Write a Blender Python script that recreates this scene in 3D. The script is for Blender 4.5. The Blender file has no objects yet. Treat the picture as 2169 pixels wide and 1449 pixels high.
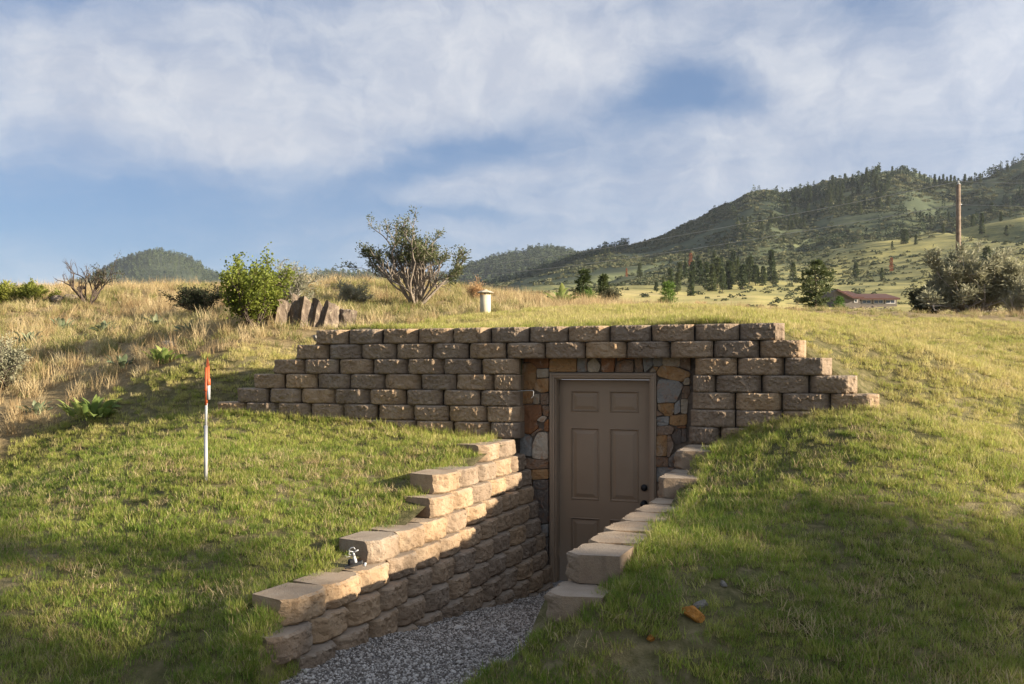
import bpy, bmesh, math, random
import numpy as np
from mathutils import Vector, Matrix, noise as mnoise

random.seed(7)
RNG = np.random.default_rng(7)
scene = bpy.context.scene
COL = scene.collection
R = math.radians

# ------------------------------------------------------------------ camera
THETA = R(20.6)              # the camera is turned this far from the wall's normal
FPX = 1990.0                 # focal length in photo pixels (photo 2169 wide)
CX, YH = 1084.5, 777.0       # principal column, eye-level row
EYE = 2.10                   # eye height over the gravel at the door
cam_data = bpy.data.cameras.new('camera')
cam = bpy.data.objects.new('camera', cam_data)
COL.objects.link(cam)
cam.location = (0, 0, EYE)
cam.rotation_euler = (R(90), 0, THETA)
cam_data.sensor_fit = 'HORIZONTAL'
cam_data.sensor_width = 36.0
cam_data.lens = FPX / 2169.0 * 36.0
cam_data.shift_y = (YH - 724.5) / 2169.0
cam_data.clip_start = 0.1
cam_data.clip_end = 20000
scene.camera = cam

# ------------------------------------------------------------------ light
SUN_AZ_TO_FRONT = -1.5        # degrees the sun stands in front of the wall plane (it comes from +X)
SUN_EL = 15.0
sd = Vector((math.cos(R(SUN_AZ_TO_FRONT)) * math.cos(R(SUN_EL)),
             -math.sin(R(SUN_AZ_TO_FRONT)) * math.cos(R(SUN_EL)), math.sin(R(SUN_EL))))
sun_data = bpy.data.lights.new('sun', 'SUN')
sun_data.energy = 5.0
sun_data.angle = R(0.53)
sun_data.color = (1.0, 0.87, 0.69)
sun = bpy.data.objects.new('sun', sun_data)
COL.objects.link(sun)
sun.rotation_euler = sd.to_track_quat('Z', 'Y').to_euler()
sun.location = (30, -5, 20)

scene.view_settings.view_transform = 'Standard'
scene.view_settings.look = 'None'
scene.view_settings.gamma = 1.0
scene.view_settings.use_curve_mapping = False
scene.view_settings.exposure = 1.72
scene.cycles.max_bounces = 6
scene.cycles.diffuse_bounces = 3
scene.cycles.transparent_max_bounces = 8
scene.cycles.volume_bounces = 0


class NT:
    """thin helper round a node tree"""
    def __init__(self, tree):
        self.t = tree
        tree.nodes.clear()

    def __call__(self, typ, out=None, **kw):
        n = self.t.nodes.new(typ)
        ins = kw.pop('ins', {})
        for k, v in kw.items():
            setattr(n, k, v)
        for k, v in ins.items():
            s = n.inputs[k]
            if isinstance(v, bpy.types.NodeSocket):
                self.t.links.new(v, s)
            else:
                s.default_value = v
        return n

    def math(self, op, a, b=0.0, c=0.0, clamp=False):
        n = self('ShaderNodeMath', operation=op, use_clamp=clamp, ins={0: a, 1: b, 2: c})
        return n.outputs[0]

    def mix(self, f, a, b, blend='MIX'):
        n = self.t.nodes.new('ShaderNodeMix')
        n.data_type = 'RGBA'
        n.blend_type = blend
        for s, v in ((n.inputs[0], f), (n.inputs[6], a), (n.inputs[7], b)):
            if isinstance(v, bpy.types.NodeSocket):
                self.t.links.new(v, s)
            else:
                s.default_value = v if not isinstance(v, tuple) or len(v) == 4 else (*v, 1)
        return n.outputs[2]

    def noise(self, vec, scale, detail=4.0, rough=0.55, dist=0.0, dim='3D'):
        n = self('ShaderNodeTexNoise', noise_dimensions=dim,
                 ins={'Scale': scale, 'Detail': detail, 'Roughness': rough, 'Distortion': dist})
        if vec is not None:
            self.t.links.new(vec, n.inputs['Vector'])
        return n.outputs['Fac']

    def ramp(self, f, stops, interp='LINEAR'):
        n = self('ShaderNodeValToRGB', ins={0: f})
        cr = n.color_ramp
        cr.interpolation = interp
        while len(cr.elements) > len(stops):
            cr.elements.remove(cr.elements[-1])
        for i, (p, c) in enumerate(stops):
            e = cr.elements[i] if i < len(cr.elements) else cr.elements.new(p)
            e.position = p
            e.color = (*c, 1) if len(c) == 3 else c
        return n.outputs[0]

    def smooth(self, v, a, b):
        n = self('ShaderNodeMapRange', interpolation_type='SMOOTHSTEP', ins={0: v, 1: a, 2: b, 3: 0.0, 4: 1.0})
        return n.outputs[0]


# ------------------------------------------------------------------ world: blue sky under thin evening cloud
world = bpy.data.worlds.new('World')
scene.world = world
world.use_nodes = True
w = NT(world.node_tree)
sky = w('ShaderNodeTexSky', sky_type='NISHITA', sun_disc=False, sun_elevation=R(SUN_EL),
        sun_rotation=math.atan2(sd.x, sd.y), altitude=600, air_density=1.0, dust_density=0.6, ozone_density=2.0)
tc = w('ShaderNodeTexCoord')
rot = w('ShaderNodeVectorRotate', rotation_type='Z_AXIS', ins={'Vector': tc.outputs['Generated'], 'Angle': -THETA})
sp = w('ShaderNodeSeparateXYZ', ins={0: rot.outputs[0]})
AZ = w.math('MULTIPLY', w.math('ARCTAN2', sp.outputs[0], sp.outputs[1]), 1.99)
EL = w.math('MULTIPLY', w.math('ARCSINE', sp.outputs[2]), 1.99)
dirv = w('ShaderNodeCombineXYZ', ins={0: AZ, 1: EL, 2: 0.0}).outputs[0]
# soft warping so that cloud edges fray
warp = w('ShaderNodeTexNoise', ins={'Vector': dirv, 'Scale': 3.2, 'Detail': 5.0, 'Roughness': 0.6})
wv = w('ShaderNodeVectorMath', operation='SUBTRACT', ins={0: warp.outputs['Color'], 1: (0.5, 0.5, 0.5)})
wv = w('ShaderNodeVectorMath', operation='MULTIPLY', ins={0: wv.outputs[0], 1: (0.26, 0.13, 0.0)})
dw = w('ShaderNodeVectorMath', operation='ADD', ins={0: dirv, 1: wv.outputs[0]}).outputs[0]


def band(px, py, rx, ry, deg, wgt):
    m = w('ShaderNodeMapping', vector_type='TEXTURE',
          ins={'Vector': dw, 'Location': ((px - CX) / 1000, (YH - py) / 1000, 0),
               'Rotation': (0, 0, R(deg)), 'Scale': (rx / 1000, ry / 1000, 1)})
    ln = w('ShaderNodeVectorMath', operation='DOT_PRODUCT', ins={0: m.outputs[0], 1: m.outputs[0]})
    return w.math('MULTIPLY', w.math('EXPONENT', w.math('MULTIPLY', ln.outputs['Value'], -1.0)), wgt)


cov = w.math('ADD', 0.52, 0.0)
for b in [(900, 170, 560, 130, 5, 0.42), (1200, 130, 230, 110, 10, 0.20), (420, 300, 430, 95, -14, 0.34),
          (130, 470, 640, 85, -8, -0.62), (640, 440, 380, 55, -4, -0.40), (1010, 325, 250, 42, 8, -0.50),
          (1420, 205, 150, 62, 16, -0.80), (1560, 240, 150, 40, 0, -0.35), (850, 385, 140, 30, 14, -0.38),
          (980, 466, 170, 14, -3, -0.35), (200, 30, 280, 60, 8, -0.35), (60, 60, 200, 90, 0, -0.2), (1560, 60, 240, 60, -10, 0.10),
          (1820, 90, 150, 55, -22, -0.34), (1990, 40, 190, 55, -10, -0.30), (1800, 290, 420, 110, -6, 0.26),
          (2080, 150, 180, 110, 0, 0.34), (1640, 180, 140, 40, -20, 0.22), (1250, 480, 420, 90, 0, 0.05),
          (560, 40, 200, 40, 0, -0.22), (1390, 60, 90, 50, 40, -0.12), (1080, 380, 150, 30, 10, 0.14)]:
    cov = w.math('ADD', cov, band(*b))
st = w('ShaderNodeMapping', vector_type='POINT', ins={'Vector': dw, 'Rotation': (0, 0, R(-7)), 'Scale': (1.5, 6.0, 1)})
n1 = w.noise(st.outputs[0], 1.5, 7.0, 0.6, 0.4)
n2 = w.noise(dw, 9.0, 6.0, 0.62, 0.3)
cov = w.math('ADD', cov, w.math('MULTIPLY', w.math('SUBTRACT', n1, 0.5), 1.05))
st2 = w('ShaderNodeMapping', vector_type='POINT', ins={'Vector': dw, 'Rotation': (0, 0, R(24)), 'Scale': (5.0, 16.0, 1)})
n3 = w.noise(st2.outputs[0], 2.2, 6.0, 0.6, 0.6)
cov = w.math('ADD', cov, w.math('MULTIPLY', w.math('SUBTRACT', n2, 0.5), 0.17))
cov = w.math('ADD', cov, w.math('MULTIPLY', w.math('SUBTRACT', n3, 0.5), 0.26))
# low in the sky the cloud thins out to haze
mask = w.smooth(cov, -0.12, 1.12)
skyc = w.mix(1.0, sky.outputs[0], (0.80, 0.92, 1.08), 'MULTIPLY')
skyc = w.mix(0.70, skyc, (0.66, 1.08, 1.90))          # a thin blue-grey veil lies over the whole sky
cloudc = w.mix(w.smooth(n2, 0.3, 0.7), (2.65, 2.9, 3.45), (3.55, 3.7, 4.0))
# thin cloud scatters light forward: brightened on the unseen sun side to add fill in the shade
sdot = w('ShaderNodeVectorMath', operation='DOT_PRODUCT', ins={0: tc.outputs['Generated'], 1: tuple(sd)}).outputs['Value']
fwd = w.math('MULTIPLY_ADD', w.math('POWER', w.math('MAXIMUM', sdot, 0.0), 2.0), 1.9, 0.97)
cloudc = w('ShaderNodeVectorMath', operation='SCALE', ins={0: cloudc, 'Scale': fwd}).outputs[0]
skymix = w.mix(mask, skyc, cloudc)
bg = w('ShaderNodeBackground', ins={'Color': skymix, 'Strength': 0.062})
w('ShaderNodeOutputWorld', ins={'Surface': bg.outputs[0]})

# ------------------------------------------------------------------ geometry helpers
FW = np.array([-math.sin(THETA), math.cos(THETA)])
RT = np.array([math.cos(THETA), math.sin(THETA)])


def P(px, py, d):
    """the point seen at photo pixel (px, py), d metres ahead of the camera"""
    l = (px - CX) / FPX * d
    q = RT * l + FW * d
    return Vector((q[0], q[1], EYE + (YH - py) / FPX * d))


def to_pd(x, y):
    d = x * FW[0] + y * FW[1]
    l = x * RT[0] + y * RT[1]
    dd = np.maximum(d, 0.5)
    return CX + FPX * l / dd, d


def tag(o, label=None, cat=None, group=None, kind=None):
    if label: o['label'] = label
    if cat: o['category'] = cat
    if group: o['group'] = group
    if kind: o['kind'] = kind
    return o


def empty(name, loc=(0, 0, 0), rz=0.0):
    o = bpy.data.objects.new(name, None)
    COL.objects.link(o)
    o.location = loc
    o.rotation_euler = (0, 0, rz)
    o.empty_display_size = 0.2
    return o


def link_mesh(name, me, parent=None, loc=None):
    o = bpy.data.objects.new(name, me)
    COL.objects.link(o)
    if parent is not None:
        o.parent = parent
    if loc is not None:
        o.location = loc
    return o


def np_mesh(name, verts, faces, material=None, smooth=False):
    """verts (N,3); faces: list of index arrays, each (M,k)"""
    me = bpy.data.meshes.new(name)
    verts = np.asarray(verts, dtype=np.float32)
    fl = [np.asarray(f, dtype=np.int32) for f in faces if len(f)]
    me.vertices.add(len(verts))
    me.vertices.foreach_set('co', verts.ravel())
    nl = sum(f.size for f in fl)
    me.loops.add(nl)
    me.loops.foreach_set('vertex_index', np.concatenate([f.ravel() for f in fl]) if fl else [])
    tot = np.concatenate([np.full(len(f), f.shape[1], dtype=np.int32) for f in fl])
    st = np.concatenate([[0], np.cumsum(tot)[:-1]]).astype(np.int32)
    me.polygons.add(len(tot))
    me.polygons.foreach_set('loop_start', st)
    me.polygons.foreach_set('loop_total', tot)
    if smooth:
        me.polygons.foreach_set('use_smooth', np.ones(len(tot), dtype=bool))
    me.update(calc_edges=True)
    me.validate()
    if material:
        me.materials.append(material)
    return me


class MB:
    """collects boxes, tubes and lathed shapes into one mesh"""
    def __init__(self):
        self.v, self.f = [], []

    def add(self, verts, faces):
        o = len(self.v)
        self.v += [tuple(p) for p in verts]
        self.f += [tuple(i + o for i in f) for f in faces]
        return self

    def box(self, x0, y0, z0, x1, y1, z1, mtx=None):
        v = [(x, y, z) for z in (z0, z1) for y in (y0, y1) for x in (x0, x1)]
        if mtx is not None:
            v = [tuple(mtx @ Vector(p)) for p in v]
        return self.add(v, [(0, 2, 3, 1), (4, 5, 7, 6), (0, 1, 5, 4), (2, 6, 7, 3), (0, 4, 6, 2), (1, 3, 7, 5)])

    def tube(self, pts, radii, n=8, cap=True):
        pts = [Vector(p) for p in pts]
        if not hasattr(radii, '__len__'):
            radii = [radii] * len(pts)
        vs, fs = [], []
        for i, p in enumerate(pts):
            d = (pts[min(i + 1, len(pts) - 1)] - pts[max(i - 1, 0)]).normalized()
            a = d.orthogonal().normalized() if i == 0 else (pa - d * pa.dot(d)).normalized()
            pa = a
            b = d.cross(a)
            for k in range(n):
                t = 2 * math.pi * k / n
                vs.append(p + (a * math.cos(t) + b * math.sin(t)) * radii[i])
        for i in range(len(pts) - 1):
            for k in range(n):
                fs.append((i * n + k, i * n + (k + 1) % n, (i + 1) * n + (k + 1) % n, (i + 1) * n + k))
        if cap:
            fs.append(tuple(range(n - 1, -1, -1)))
            fs.append(tuple((len(pts) - 1) * n + k for k in range(n)))
        return self.add(vs, fs)

    def lathe(self, prof, n=20, centre=(0, 0, 0)):
        vs, fs = [], []
        for r, z in prof:
            for k in range(n):
                t = 2 * math.pi * k / n
                vs.append((centre[0] + r * math.cos(t), centre[1] + r * math.sin(t), centre[2] + z))
        for i in range(len(prof) - 1):
            for k in range(n):
                fs.append((i * n + k, i * n + (k + 1) % n, (i + 1) * n + (k + 1) % n, (i + 1) * n + k))
        fs.append(tuple(range(n - 1, -1, -1)))
        fs.append(tuple((len(prof) - 1) * n + k for k in range(n)))
        return self.add(vs, fs)

    def build(self, name, material=None, parent=None, smooth=False, loc=None):
        me = bpy.data.meshes.new(name)
        me.from_pydata(self.v, [], self.f)
        me.validate()
        if material:
            me.materials.append(material)
        if smooth:
            for p in me.polygons:
                p.use_smooth = True
        return link_mesh(name, me, parent, loc)


def bevel(o, wdt, seg=2):
    m = o.modifiers.new('bevel', 'BEVEL')
    m.width = wdt
    m.segments = seg
    m.limit_method = 'ANGLE'
    return o


def _hash(ix, iy, seed):
    h = (ix.astype(np.int64) * 374761393 + iy.astype(np.int64) * 668265263 + seed * 1274126177) & 0xFFFFFFFF
    h = ((h ^ (h >> 13)) * 1274126177) & 0xFFFFFFFF
    h = h ^ (h >> 16)
    return (h & 0xFFFFFF) / float(0xFFFFFF)


def vnoise(x, y, seed=0):
    x = np.asarray(x, float); y = np.asarray(y, float)
    ix, iy = np.floor(x), np.floor(y)
    fx, fy = x - ix, y - iy
    u, v = fx * fx * (3 - 2 * fx), fy * fy * (3 - 2 * fy)
    a, b = _hash(ix, iy, seed), _hash(ix + 1, iy, seed)
    c, d = _hash(ix, iy + 1, seed), _hash(ix + 1, iy + 1, seed)
    return (a * (1 - u) + b * u) * (1 - v) + (c * (1 - u) + d * u) * v - 0.5


def fbm(x, y, oct=4, seed=0, gain=0.5):
    s, a, f = 0.0, 1.0, 1.0
    for i in range(oct):
        s = s + a * vnoise(x * f + 17.3 * i, y * f - 9.1 * i, seed + i)
        a *= gain
        f *= 2.03
    return s


def sstep(a, b, x):
    t = np.clip((x - a) / (b - a), 0, 1)
    return t * t * (3 - 2 * t)


# ------------------------------------------------------------------ materials
def new_mat(name):
    m = bpy.data.materials.new(name)
    m.use_nodes = True
    return m, NT(m.node_tree)


def finish(t, color, rough=0.9, bump=None, bstr=0.3, bdist=0.01, spec=0.3, metallic=0.0, transl=0.0):
    b = t('ShaderNodeBsdfPrincipled', ins={'Base Color': color, 'Roughness': rough, 'Specular IOR Level': spec, 'Metallic': metallic})
    if bump is not None:
        bn = t('ShaderNodeBump', ins={'Height': bump, 'Strength': bstr, 'Distance': bdist})
        t.t.links.new(bn.outputs[0], b.inputs['Normal'])
    out = b.outputs[0]
    if transl:
        tr = t('ShaderNodeBsdfTranslucent', ins={'Color': color})
        out = t('ShaderNodeMixShader', ins={0: transl, 1: out, 2: tr.outputs[0]}).outputs[0]
    t('ShaderNodeOutputMaterial', ins={'Surface': out})


def m_simple(name, c, rough=0.7, var=0.15, scale=8.0, metallic=0.0, bstr=0.15, spec=0.3, transl=0.0):
    m, t = new_mat(name)
    tc = t('ShaderNodeTexCoord')
    n = t.noise(tc.outputs['Object'], scale, 5.0)
    lo = tuple(x * (1 - var) for x in c)
    hi = tuple(min(1, x * (1 + var)) for x in c)
    finish(t, t.ramp(n, [(0.3, lo), (0.7, hi)]), rough, n, bstr, 0.005, spec, metallic, transl)
    return m


def m_block():
    m, t = new_mat('split_face_concrete')
    tc = t('ShaderNodeTexCoord')
    oi = t('ShaderNodeObjectInfo')
    off = t('ShaderNodeVectorMath', operation='ADD', ins={0: tc.outputs['Object']})
    sc_ = t('ShaderNodeVectorMath', operation='SCALE', ins={0: (13.0, 7.0, 5.0), 'Scale': oi.outputs['Random']})
    t.t.links.new(sc_.outputs[0], off.inputs[1])
    v = off.outputs[0]
    big = t.noise(v, 7.0, 4.0, 0.6)
    fine = t.noise(v, 70.0, 4.0, 0.7)
    grit = t.noise(v, 190.0, 2.0, 0.6)
    c = t.ramp(big, [(0.25, (0.210, 0.142, 0.086)), (0.5, (0.272, 0.192, 0.121)), (0.75, (0.328, 0.244, 0.163))])
    c = t.mix(t.smooth(fine, 0.52, 0.72), c, t.mix(0.5, c, (0.17, 0.125, 0.09)))
    c = t.mix(t.smooth(grit, 0.60, 0.75), c, (0.33, 0.275, 0.21))
    hs = t('ShaderNodeHueSaturation', ins={'Color': c, 'Hue': 0.5, 'Saturation': t.math('MULTIPLY_ADD', oi.outputs['Random'], 0.25, 0.85),
                                           'Value': t.math('MULTIPLY_ADD', oi.outputs['Random'], 0.40, 0.78)})
    # soil washed down from above leaves irregular darker and paler runs
    geo2 = t('ShaderNodeNewGeometry')
    stv = t('ShaderNodeVectorMath', operation='MULTIPLY', ins={0: geo2.outputs['Position'], 1: (5.0, 5.0, 1.6)})
    stn = t.noise(stv.outputs[0], 1.0, 5.0, 0.65)
    c = t.mix(t.math('MULTIPLY', t.smooth(stn, 0.54, 0.70), 0.45), hs.outputs[0], (0.12, 0.088, 0.062))
    c = t.mix(t.math('MULTIPLY', t.smooth(stn, 0.42, 0.28), 0.35), c, (0.33, 0.285, 0.225))
    # the top of each block is paler
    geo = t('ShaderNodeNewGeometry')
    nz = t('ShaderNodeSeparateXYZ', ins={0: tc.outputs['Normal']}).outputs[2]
    top_tone = t.math('MULTIPLY', t.smooth(nz, 0.6, 0.95), t.math('MULTIPLY_ADD', big, 0.5, 0.15))
    c = t.mix(top_tone, c, (0.36, 0.31, 0.25))
    h = t.math('ADD', t.math('MULTIPLY', fine, 0.7), t.math('MULTIPLY', grit, 0.4))
    finish(t, c, 0.95, h, 0.8, 0.010, 0.15)
    return m


def m_stone():
    m, t = new_mat('ledge_stone')
    tc = t('ShaderNodeTexCoord')
    at = t('ShaderNodeAttribute', attribute_type='OBJECT', attribute_name='stone_colour')
    oi = t('ShaderNodeObjectInfo')
    off = t('ShaderNodeVectorMath', operation='SCALE', ins={0: (31.0, 17.0, 23.0), 'Scale': oi.outputs['Random']})
    v = t('ShaderNodeVectorMath', operation='ADD', ins={0: tc.outputs['Object'], 1: off.outputs[0]}).outputs[0]
    a = t.noise(v, 9.0, 6.0, 0.65, 0.6)
    b = t.noise(v, 38.0, 5.0, 0.65, 0.2)
    rust = t.mix(0.6, at.outputs['Color'], (0.30, 0.12, 0.035))
    pale = t.mix(0.45, at.outputs['Color'], (0.40, 0.35, 0.28))
    c = t.mix(t.smooth(a, 0.50, 0.70), at.outputs['Color'], rust)
    c = t.mix(t.smooth(a, 0.46, 0.30), c, pale)
    c = t.mix(t.smooth(b, 0.55, 0.75), c, t.mix(0.6, c, (0.05, 0.035, 0.025)))
    finish(t, c, 0.8, t.math('ADD', t.math('MULTIPLY', a, 1.0), t.math('MULTIPLY', b, 0.35)), 0.9, 0.03, 0.2)
    return m


def m_leaf(name, cols, transl=0.35, scale=0.8, rough=0.65, rand=0.5):
    """leaf or blade: colour from a world-space noise and from each instance's own random number"""
    m, t = new_mat(name)
    geo = t('ShaderNodeNewGeometry')
    oi = t('ShaderNodeObjectInfo')
    n = t.noise(geo.outputs['Position'], scale, 4.0, 0.6)
    n2 = t.noise(geo.outputs['Position'], scale * 23, 2.0, 0.5)
    f = t.math('ADD', t.math('MULTIPLY', n, 1.0), t.math('MULTIPLY', t.math('SUBTRACT', oi.outputs['Random'], 0.5), rand))
    f = t.math('ADD', f, t.math('MULTIPLY', t.math('SUBTRACT', n2, 0.5), 0.5))
    k = len(cols)
    c = t.ramp(f, [(0.22 + 0.56 * i / max(1, k - 1), cc) for i, cc in enumerate(cols)])
    finish(t, c, rough, None, spec=0.25, transl=transl)
    return m


MAT = {}
MAT['block'] = m_block()
MAT['stone'] = m_stone()
MAT['mortar'] = m_simple('dark_mortar', (0.135, 0.105, 0.078), 0.95, 0.3, 30)


def m_door():
    m, t = new_mat('taupe_door_paint')
    tc = t('ShaderNodeTexCoord')
    o = tc.outputs['Object']
    z = t('ShaderNodeSeparateXYZ', ins={0: o}).outputs[2]
    a = t.noise(o, 3.0, 5.0)
    b = t.noise(o, 26.0, 5.0, 0.7)
    c = t.ramp(a, [(0.3, (0.235, 0.168, 0.108)), (0.7, (0.265, 0.192, 0.125))])
    # rain-splashed dust on the lower rail and faint scuffs
    splash = t.math('MULTIPLY', t.smooth(t.math('ADD', z, t.math('MULTIPLY', b, -0.5)), 0.25, -0.15), 0.55)
    c = t.mix(splash, c, (0.30, 0.255, 0.20))
    c = t.mix(t.math('MULTIPLY', t.smooth(b, 0.66, 0.74), 0.25), c, (0.36, 0.30, 0.23))
    finish(t, c, 0.5, b, 0.04, 0.004, 0.35)
    return m


MAT['door'] = m_door()
MAT['frame'] = m_simple('taupe_frame_paint', (0.270, 0.196, 0.130), 0.5, 0.05, 4.0, bstr=0.04, spec=0.4)
MAT['black'] = m_simple('black_metal', (0.012, 0.012, 0.013), 0.4, 0.2, 20)
MAT['steel'] = m_simple('galvanised_steel', (0.34, 0.34, 0.34), 0.42, 0.12, 12, metallic=0.35)
MAT['white_plastic'] = m_simple('white_plastic', (0.42, 0.42, 0.41), 0.5, 0.08, 15)
MAT['orange'] = m_simple('orange_plastic', (0.44, 0.10, 0.035), 0.5, 0.2, 14)
MAT['vent'] = m_simple('cream_concrete', (0.46, 0.41, 0.30), 0.85, 0.14, 9)
MAT['vent_cap'] = m_simple('weathered_cap', (0.40, 0.35, 0.26), 0.85, 0.22, 9)
MAT['bark'] = m_simple('grey_bark', (0.15, 0.115, 0.085), 0.9, 0.35, 18, bstr=0.6)
MAT['bark_grey'] = m_simple('silver_twig', (0.30, 0.27, 0.235), 0.9, 0.3, 18, bstr=0.5)
MAT['bark_mid'] = m_simple('mid_bark', (0.20, 0.165, 0.13), 0.9, 0.35, 18, bstr=0.5)
MAT['bark_dark'] = m_simple('dark_bark', (0.07, 0.052, 0.040), 0.9, 0.3, 18, bstr=0.5)
MAT['bark_pole'] = m_simple('utility_pole_wood', (0.165, 0.120, 0.085), 0.85, 0.35, 5, bstr=0.5)
MAT['roof'] = m_simple('red_brown_metal_roof', (0.085, 0.040, 0.031), 0.9, 0.10, 0.6, bstr=0.05)
MAT['siding'] = m_simple('taupe_siding', (0.135, 0.115, 0.096), 0.85, 0.08, 1.5)
MAT['white_trim'] = m_simple('white_trim', (0.50, 0.48, 0.45), 0.6, 0.05, 3)
MAT['glass'] = m_simple('dark_window_glass', (0.03, 0.035, 0.045), 0.08, 0.1, 1.0, bstr=0.0, spec=0.6)
MAT['rock'] = None
MAT['wire'] = m_simple('aluminium_wire', (0.30, 0.30, 0.30), 0.6, 0.05, 1)


def m_rock(name, base, light, lichen, scale=6.0, per_random=True):
    m, t = new_mat(name)
    tc = t('ShaderNodeTexCoord')
    v = tc.outputs['Object']
    a = t.noise(v, scale, 6.0, 0.65, 0.4)
    b = t.noise(v, scale * 5, 5.0, 0.65)
    c = t.mix(t.smooth(a, 0.42, 0.62), base, light)
    c = t.mix(t.smooth(b, 0.60, 0.72), c, lichen)
    c = t.mix(t.smooth(b, 0.42, 0.30), c, t.mix(0.6, c, (0.03, 0.025, 0.02)))
    finish(t, c, 0.95, t.math('ADD', a, t.math('MULTIPLY', b, 0.5)), 0.8, 0.04, 0.15)
    return m


MAT['rock'] = m_rock('lichened_rock', (0.125, 0.095, 0.07), (0.27, 0.215, 0.16), (0.33, 0.29, 0.19), 4.0)
MAT['rock_orange'] = m_rock('orange_stone', (0.36, 0.155, 0.035), (0.48, 0.21, 0.045), (0.40, 0.28, 0.14), 14.0)
MAT['rock_grey'] = m_rock('grey_stone', (0.20, 0.18, 0.155), (0.32, 0.29, 0.25), (0.25, 0.20, 0.15), 20.0)

HAZE = 0.00006
# ------------------------------------------------------------------ terrain heights
def cp(px, py, d):
    q = P(px, py, d)
    return (q.x, q.y, q.z)


SHARED = [cp(0, 1000, 10.2), cp(100, 965, 10.2), cp(200, 940, 10.2), cp(310, 913, 10.2), cp(0, 900, 11.3), cp(100, 885, 11.5), cp(-300, 1020, 10.0), cp(330, 800, 11.4), cp(500, 768, 11.2),
          cp(640, 692, 13.0), cp(200, 720, 15.0), cp(0, 770, 14.0), cp(130, 632, 22.0), cp(450, 622, 20.0), cp(750, 622, 18.0),
          cp(-300, 650, 22.0), cp(300, 676, 17.5), cp(560, 652, 16.0),
          cp(870, 648, 16.0), cp(1028, 667, 14.5), cp(1150, 656, 14.0), cp(1300, 656, 13.0), cp(1500, 660, 12.5), cp(1650, 673, 12.5),
          cp(1900, 690, 14.0), cp(2169, 690, 15.0), cp(2169, 684, 20.0), cp(1700, 676, 20.0), cp(1400, 664, 18.0), cp(1150, 650, 19.0),
          cp(950, 626, 20.0), cp(1900, 682, 21.0), cp(2169, 800, 10.5), cp(2500, 720, 16.0), cp(2169, 900, 8.2), cp(2500, 950, 8.0),
          cp(2000, 760, 10.5), cp(1800, 740, 10.8),
          cp(1700, 674, 36.0), cp(2200, 676, 36.0), cp(1200, 660, 36.0), cp(700, 640, 36.0), cp(100, 640, 36.0), cp(2800, 676, 30.0), cp(-600, 640, 30.0),
          (-25, 0, 1.0), (-25, -12, 0.8), (25, 0, 2.2), (25, -12, 1.6), (0, -14, 0.4)]
FRONT = [(-3.28, 8.3, 1.40), (-3.28, 7.8, 1.39), (-3.28, 7.2, 1.25), (-3.28, 6.6, 1.12), (-3.28, 6.0, 0.95), (-3.28, 5.5, 0.88),
         (-3.3, 4.95, 0.775), (-3.32, 4.45, 0.72), (-3.12, 4.18, 0.665), (-2.98, 3.98, 0.61),
         (-6.8, 8.3, 1.56), (-5.6, 8.3, 1.545), (-4.6, 8.3, 1.51), (-3.8, 8.3, 1.45),
         cp(435, 1020, 7.5), cp(300, 1300, 5.6), cp(0, 1200, 6.3), cp(0, 1449, 4.9), cp(550, 1285, 5.3), cp(600, 1100, 6.8),
         cp(800, 1005, 7.7), cp(600, 945, 8.8), cp(350, 962, 8.5), cp(180, 1005, 8.3), cp(0, 1062, 8.0), cp(200, 1090, 7.2), cp(640, 1449, 4.85), cp(400, 1449, 4.9),
         (-1.18, 8.3, 1.42), (-1.18, 7.8, 1.395), (-1.18, 7.2, 1.25), (-1.18, 6.5, 1.105), (-1.18, 5.8, 1.09), (-1.18, 5.1, 1.06),
         (-1.18, 4.75, 0.97), (-1.18, 4.40, 0.86), (-1.5, 4.36, 0.69), (-1.7, 4.28, 0.58), (-2.0, 4.15, 0.48), (-1.25, 3.9, 0.58), (-2.2, 3.8, 0.42), (-2.7, 3.8, 0.40), (-2.4, 3.2, 0.42),
         (-0.9, 8.3, 1.55), (-0.5, 8.3, 1.645), (-0.2, 8.3, 1.715), (0.2, 8.3, 1.725),
         cp(1900, 1000, 6.4), cp(1700, 1000, 6.7), cp(1600, 1100, 5.9), cp(1500, 1250, 4.85), cp(1400, 1350, 4.5), cp(1700, 1300, 4.7),
         cp(2169, 1000, 6.6), cp(2169, 1150, 5.6), cp(2169, 1449, 4.2), cp(1300, 1449, 4.42), cp(1800, 1449, 4.2),
         (0, 0, 0.5), (-5, 0, 0.42), (5, 0, 0.75), (-4, -6, 0.4), (5, -6, 0.7)]
BACK = [(-5.35, 8.7, 2.42), (-4, 8.7, 2.44), (-2, 8.7, 2.45), (-0.75, 8.7, 2.43), (-5.62, 8.7, 2.25), (-5.88, 8.7, 2.10),
        (-6.12, 8.7, 1.95), (-6.32, 8.7, 1.80), (-6.58, 8.7, 1.66), (-6.9, 8.7, 1.57), (-0.47, 8.7, 2.28), (-0.26, 8.7, 2.12),
        (-0.055, 8.7, 1.97), (0.118, 8.7, 1.81), (0.45, 8.7, 1.76), (-3, 9.8, 2.58), (-1.2, 9.8, 2.60), (-4.8, 9.8, 2.50), (-6.4, 9.8, 2.05), (0.6, 9.8, 2.22)]


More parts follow.
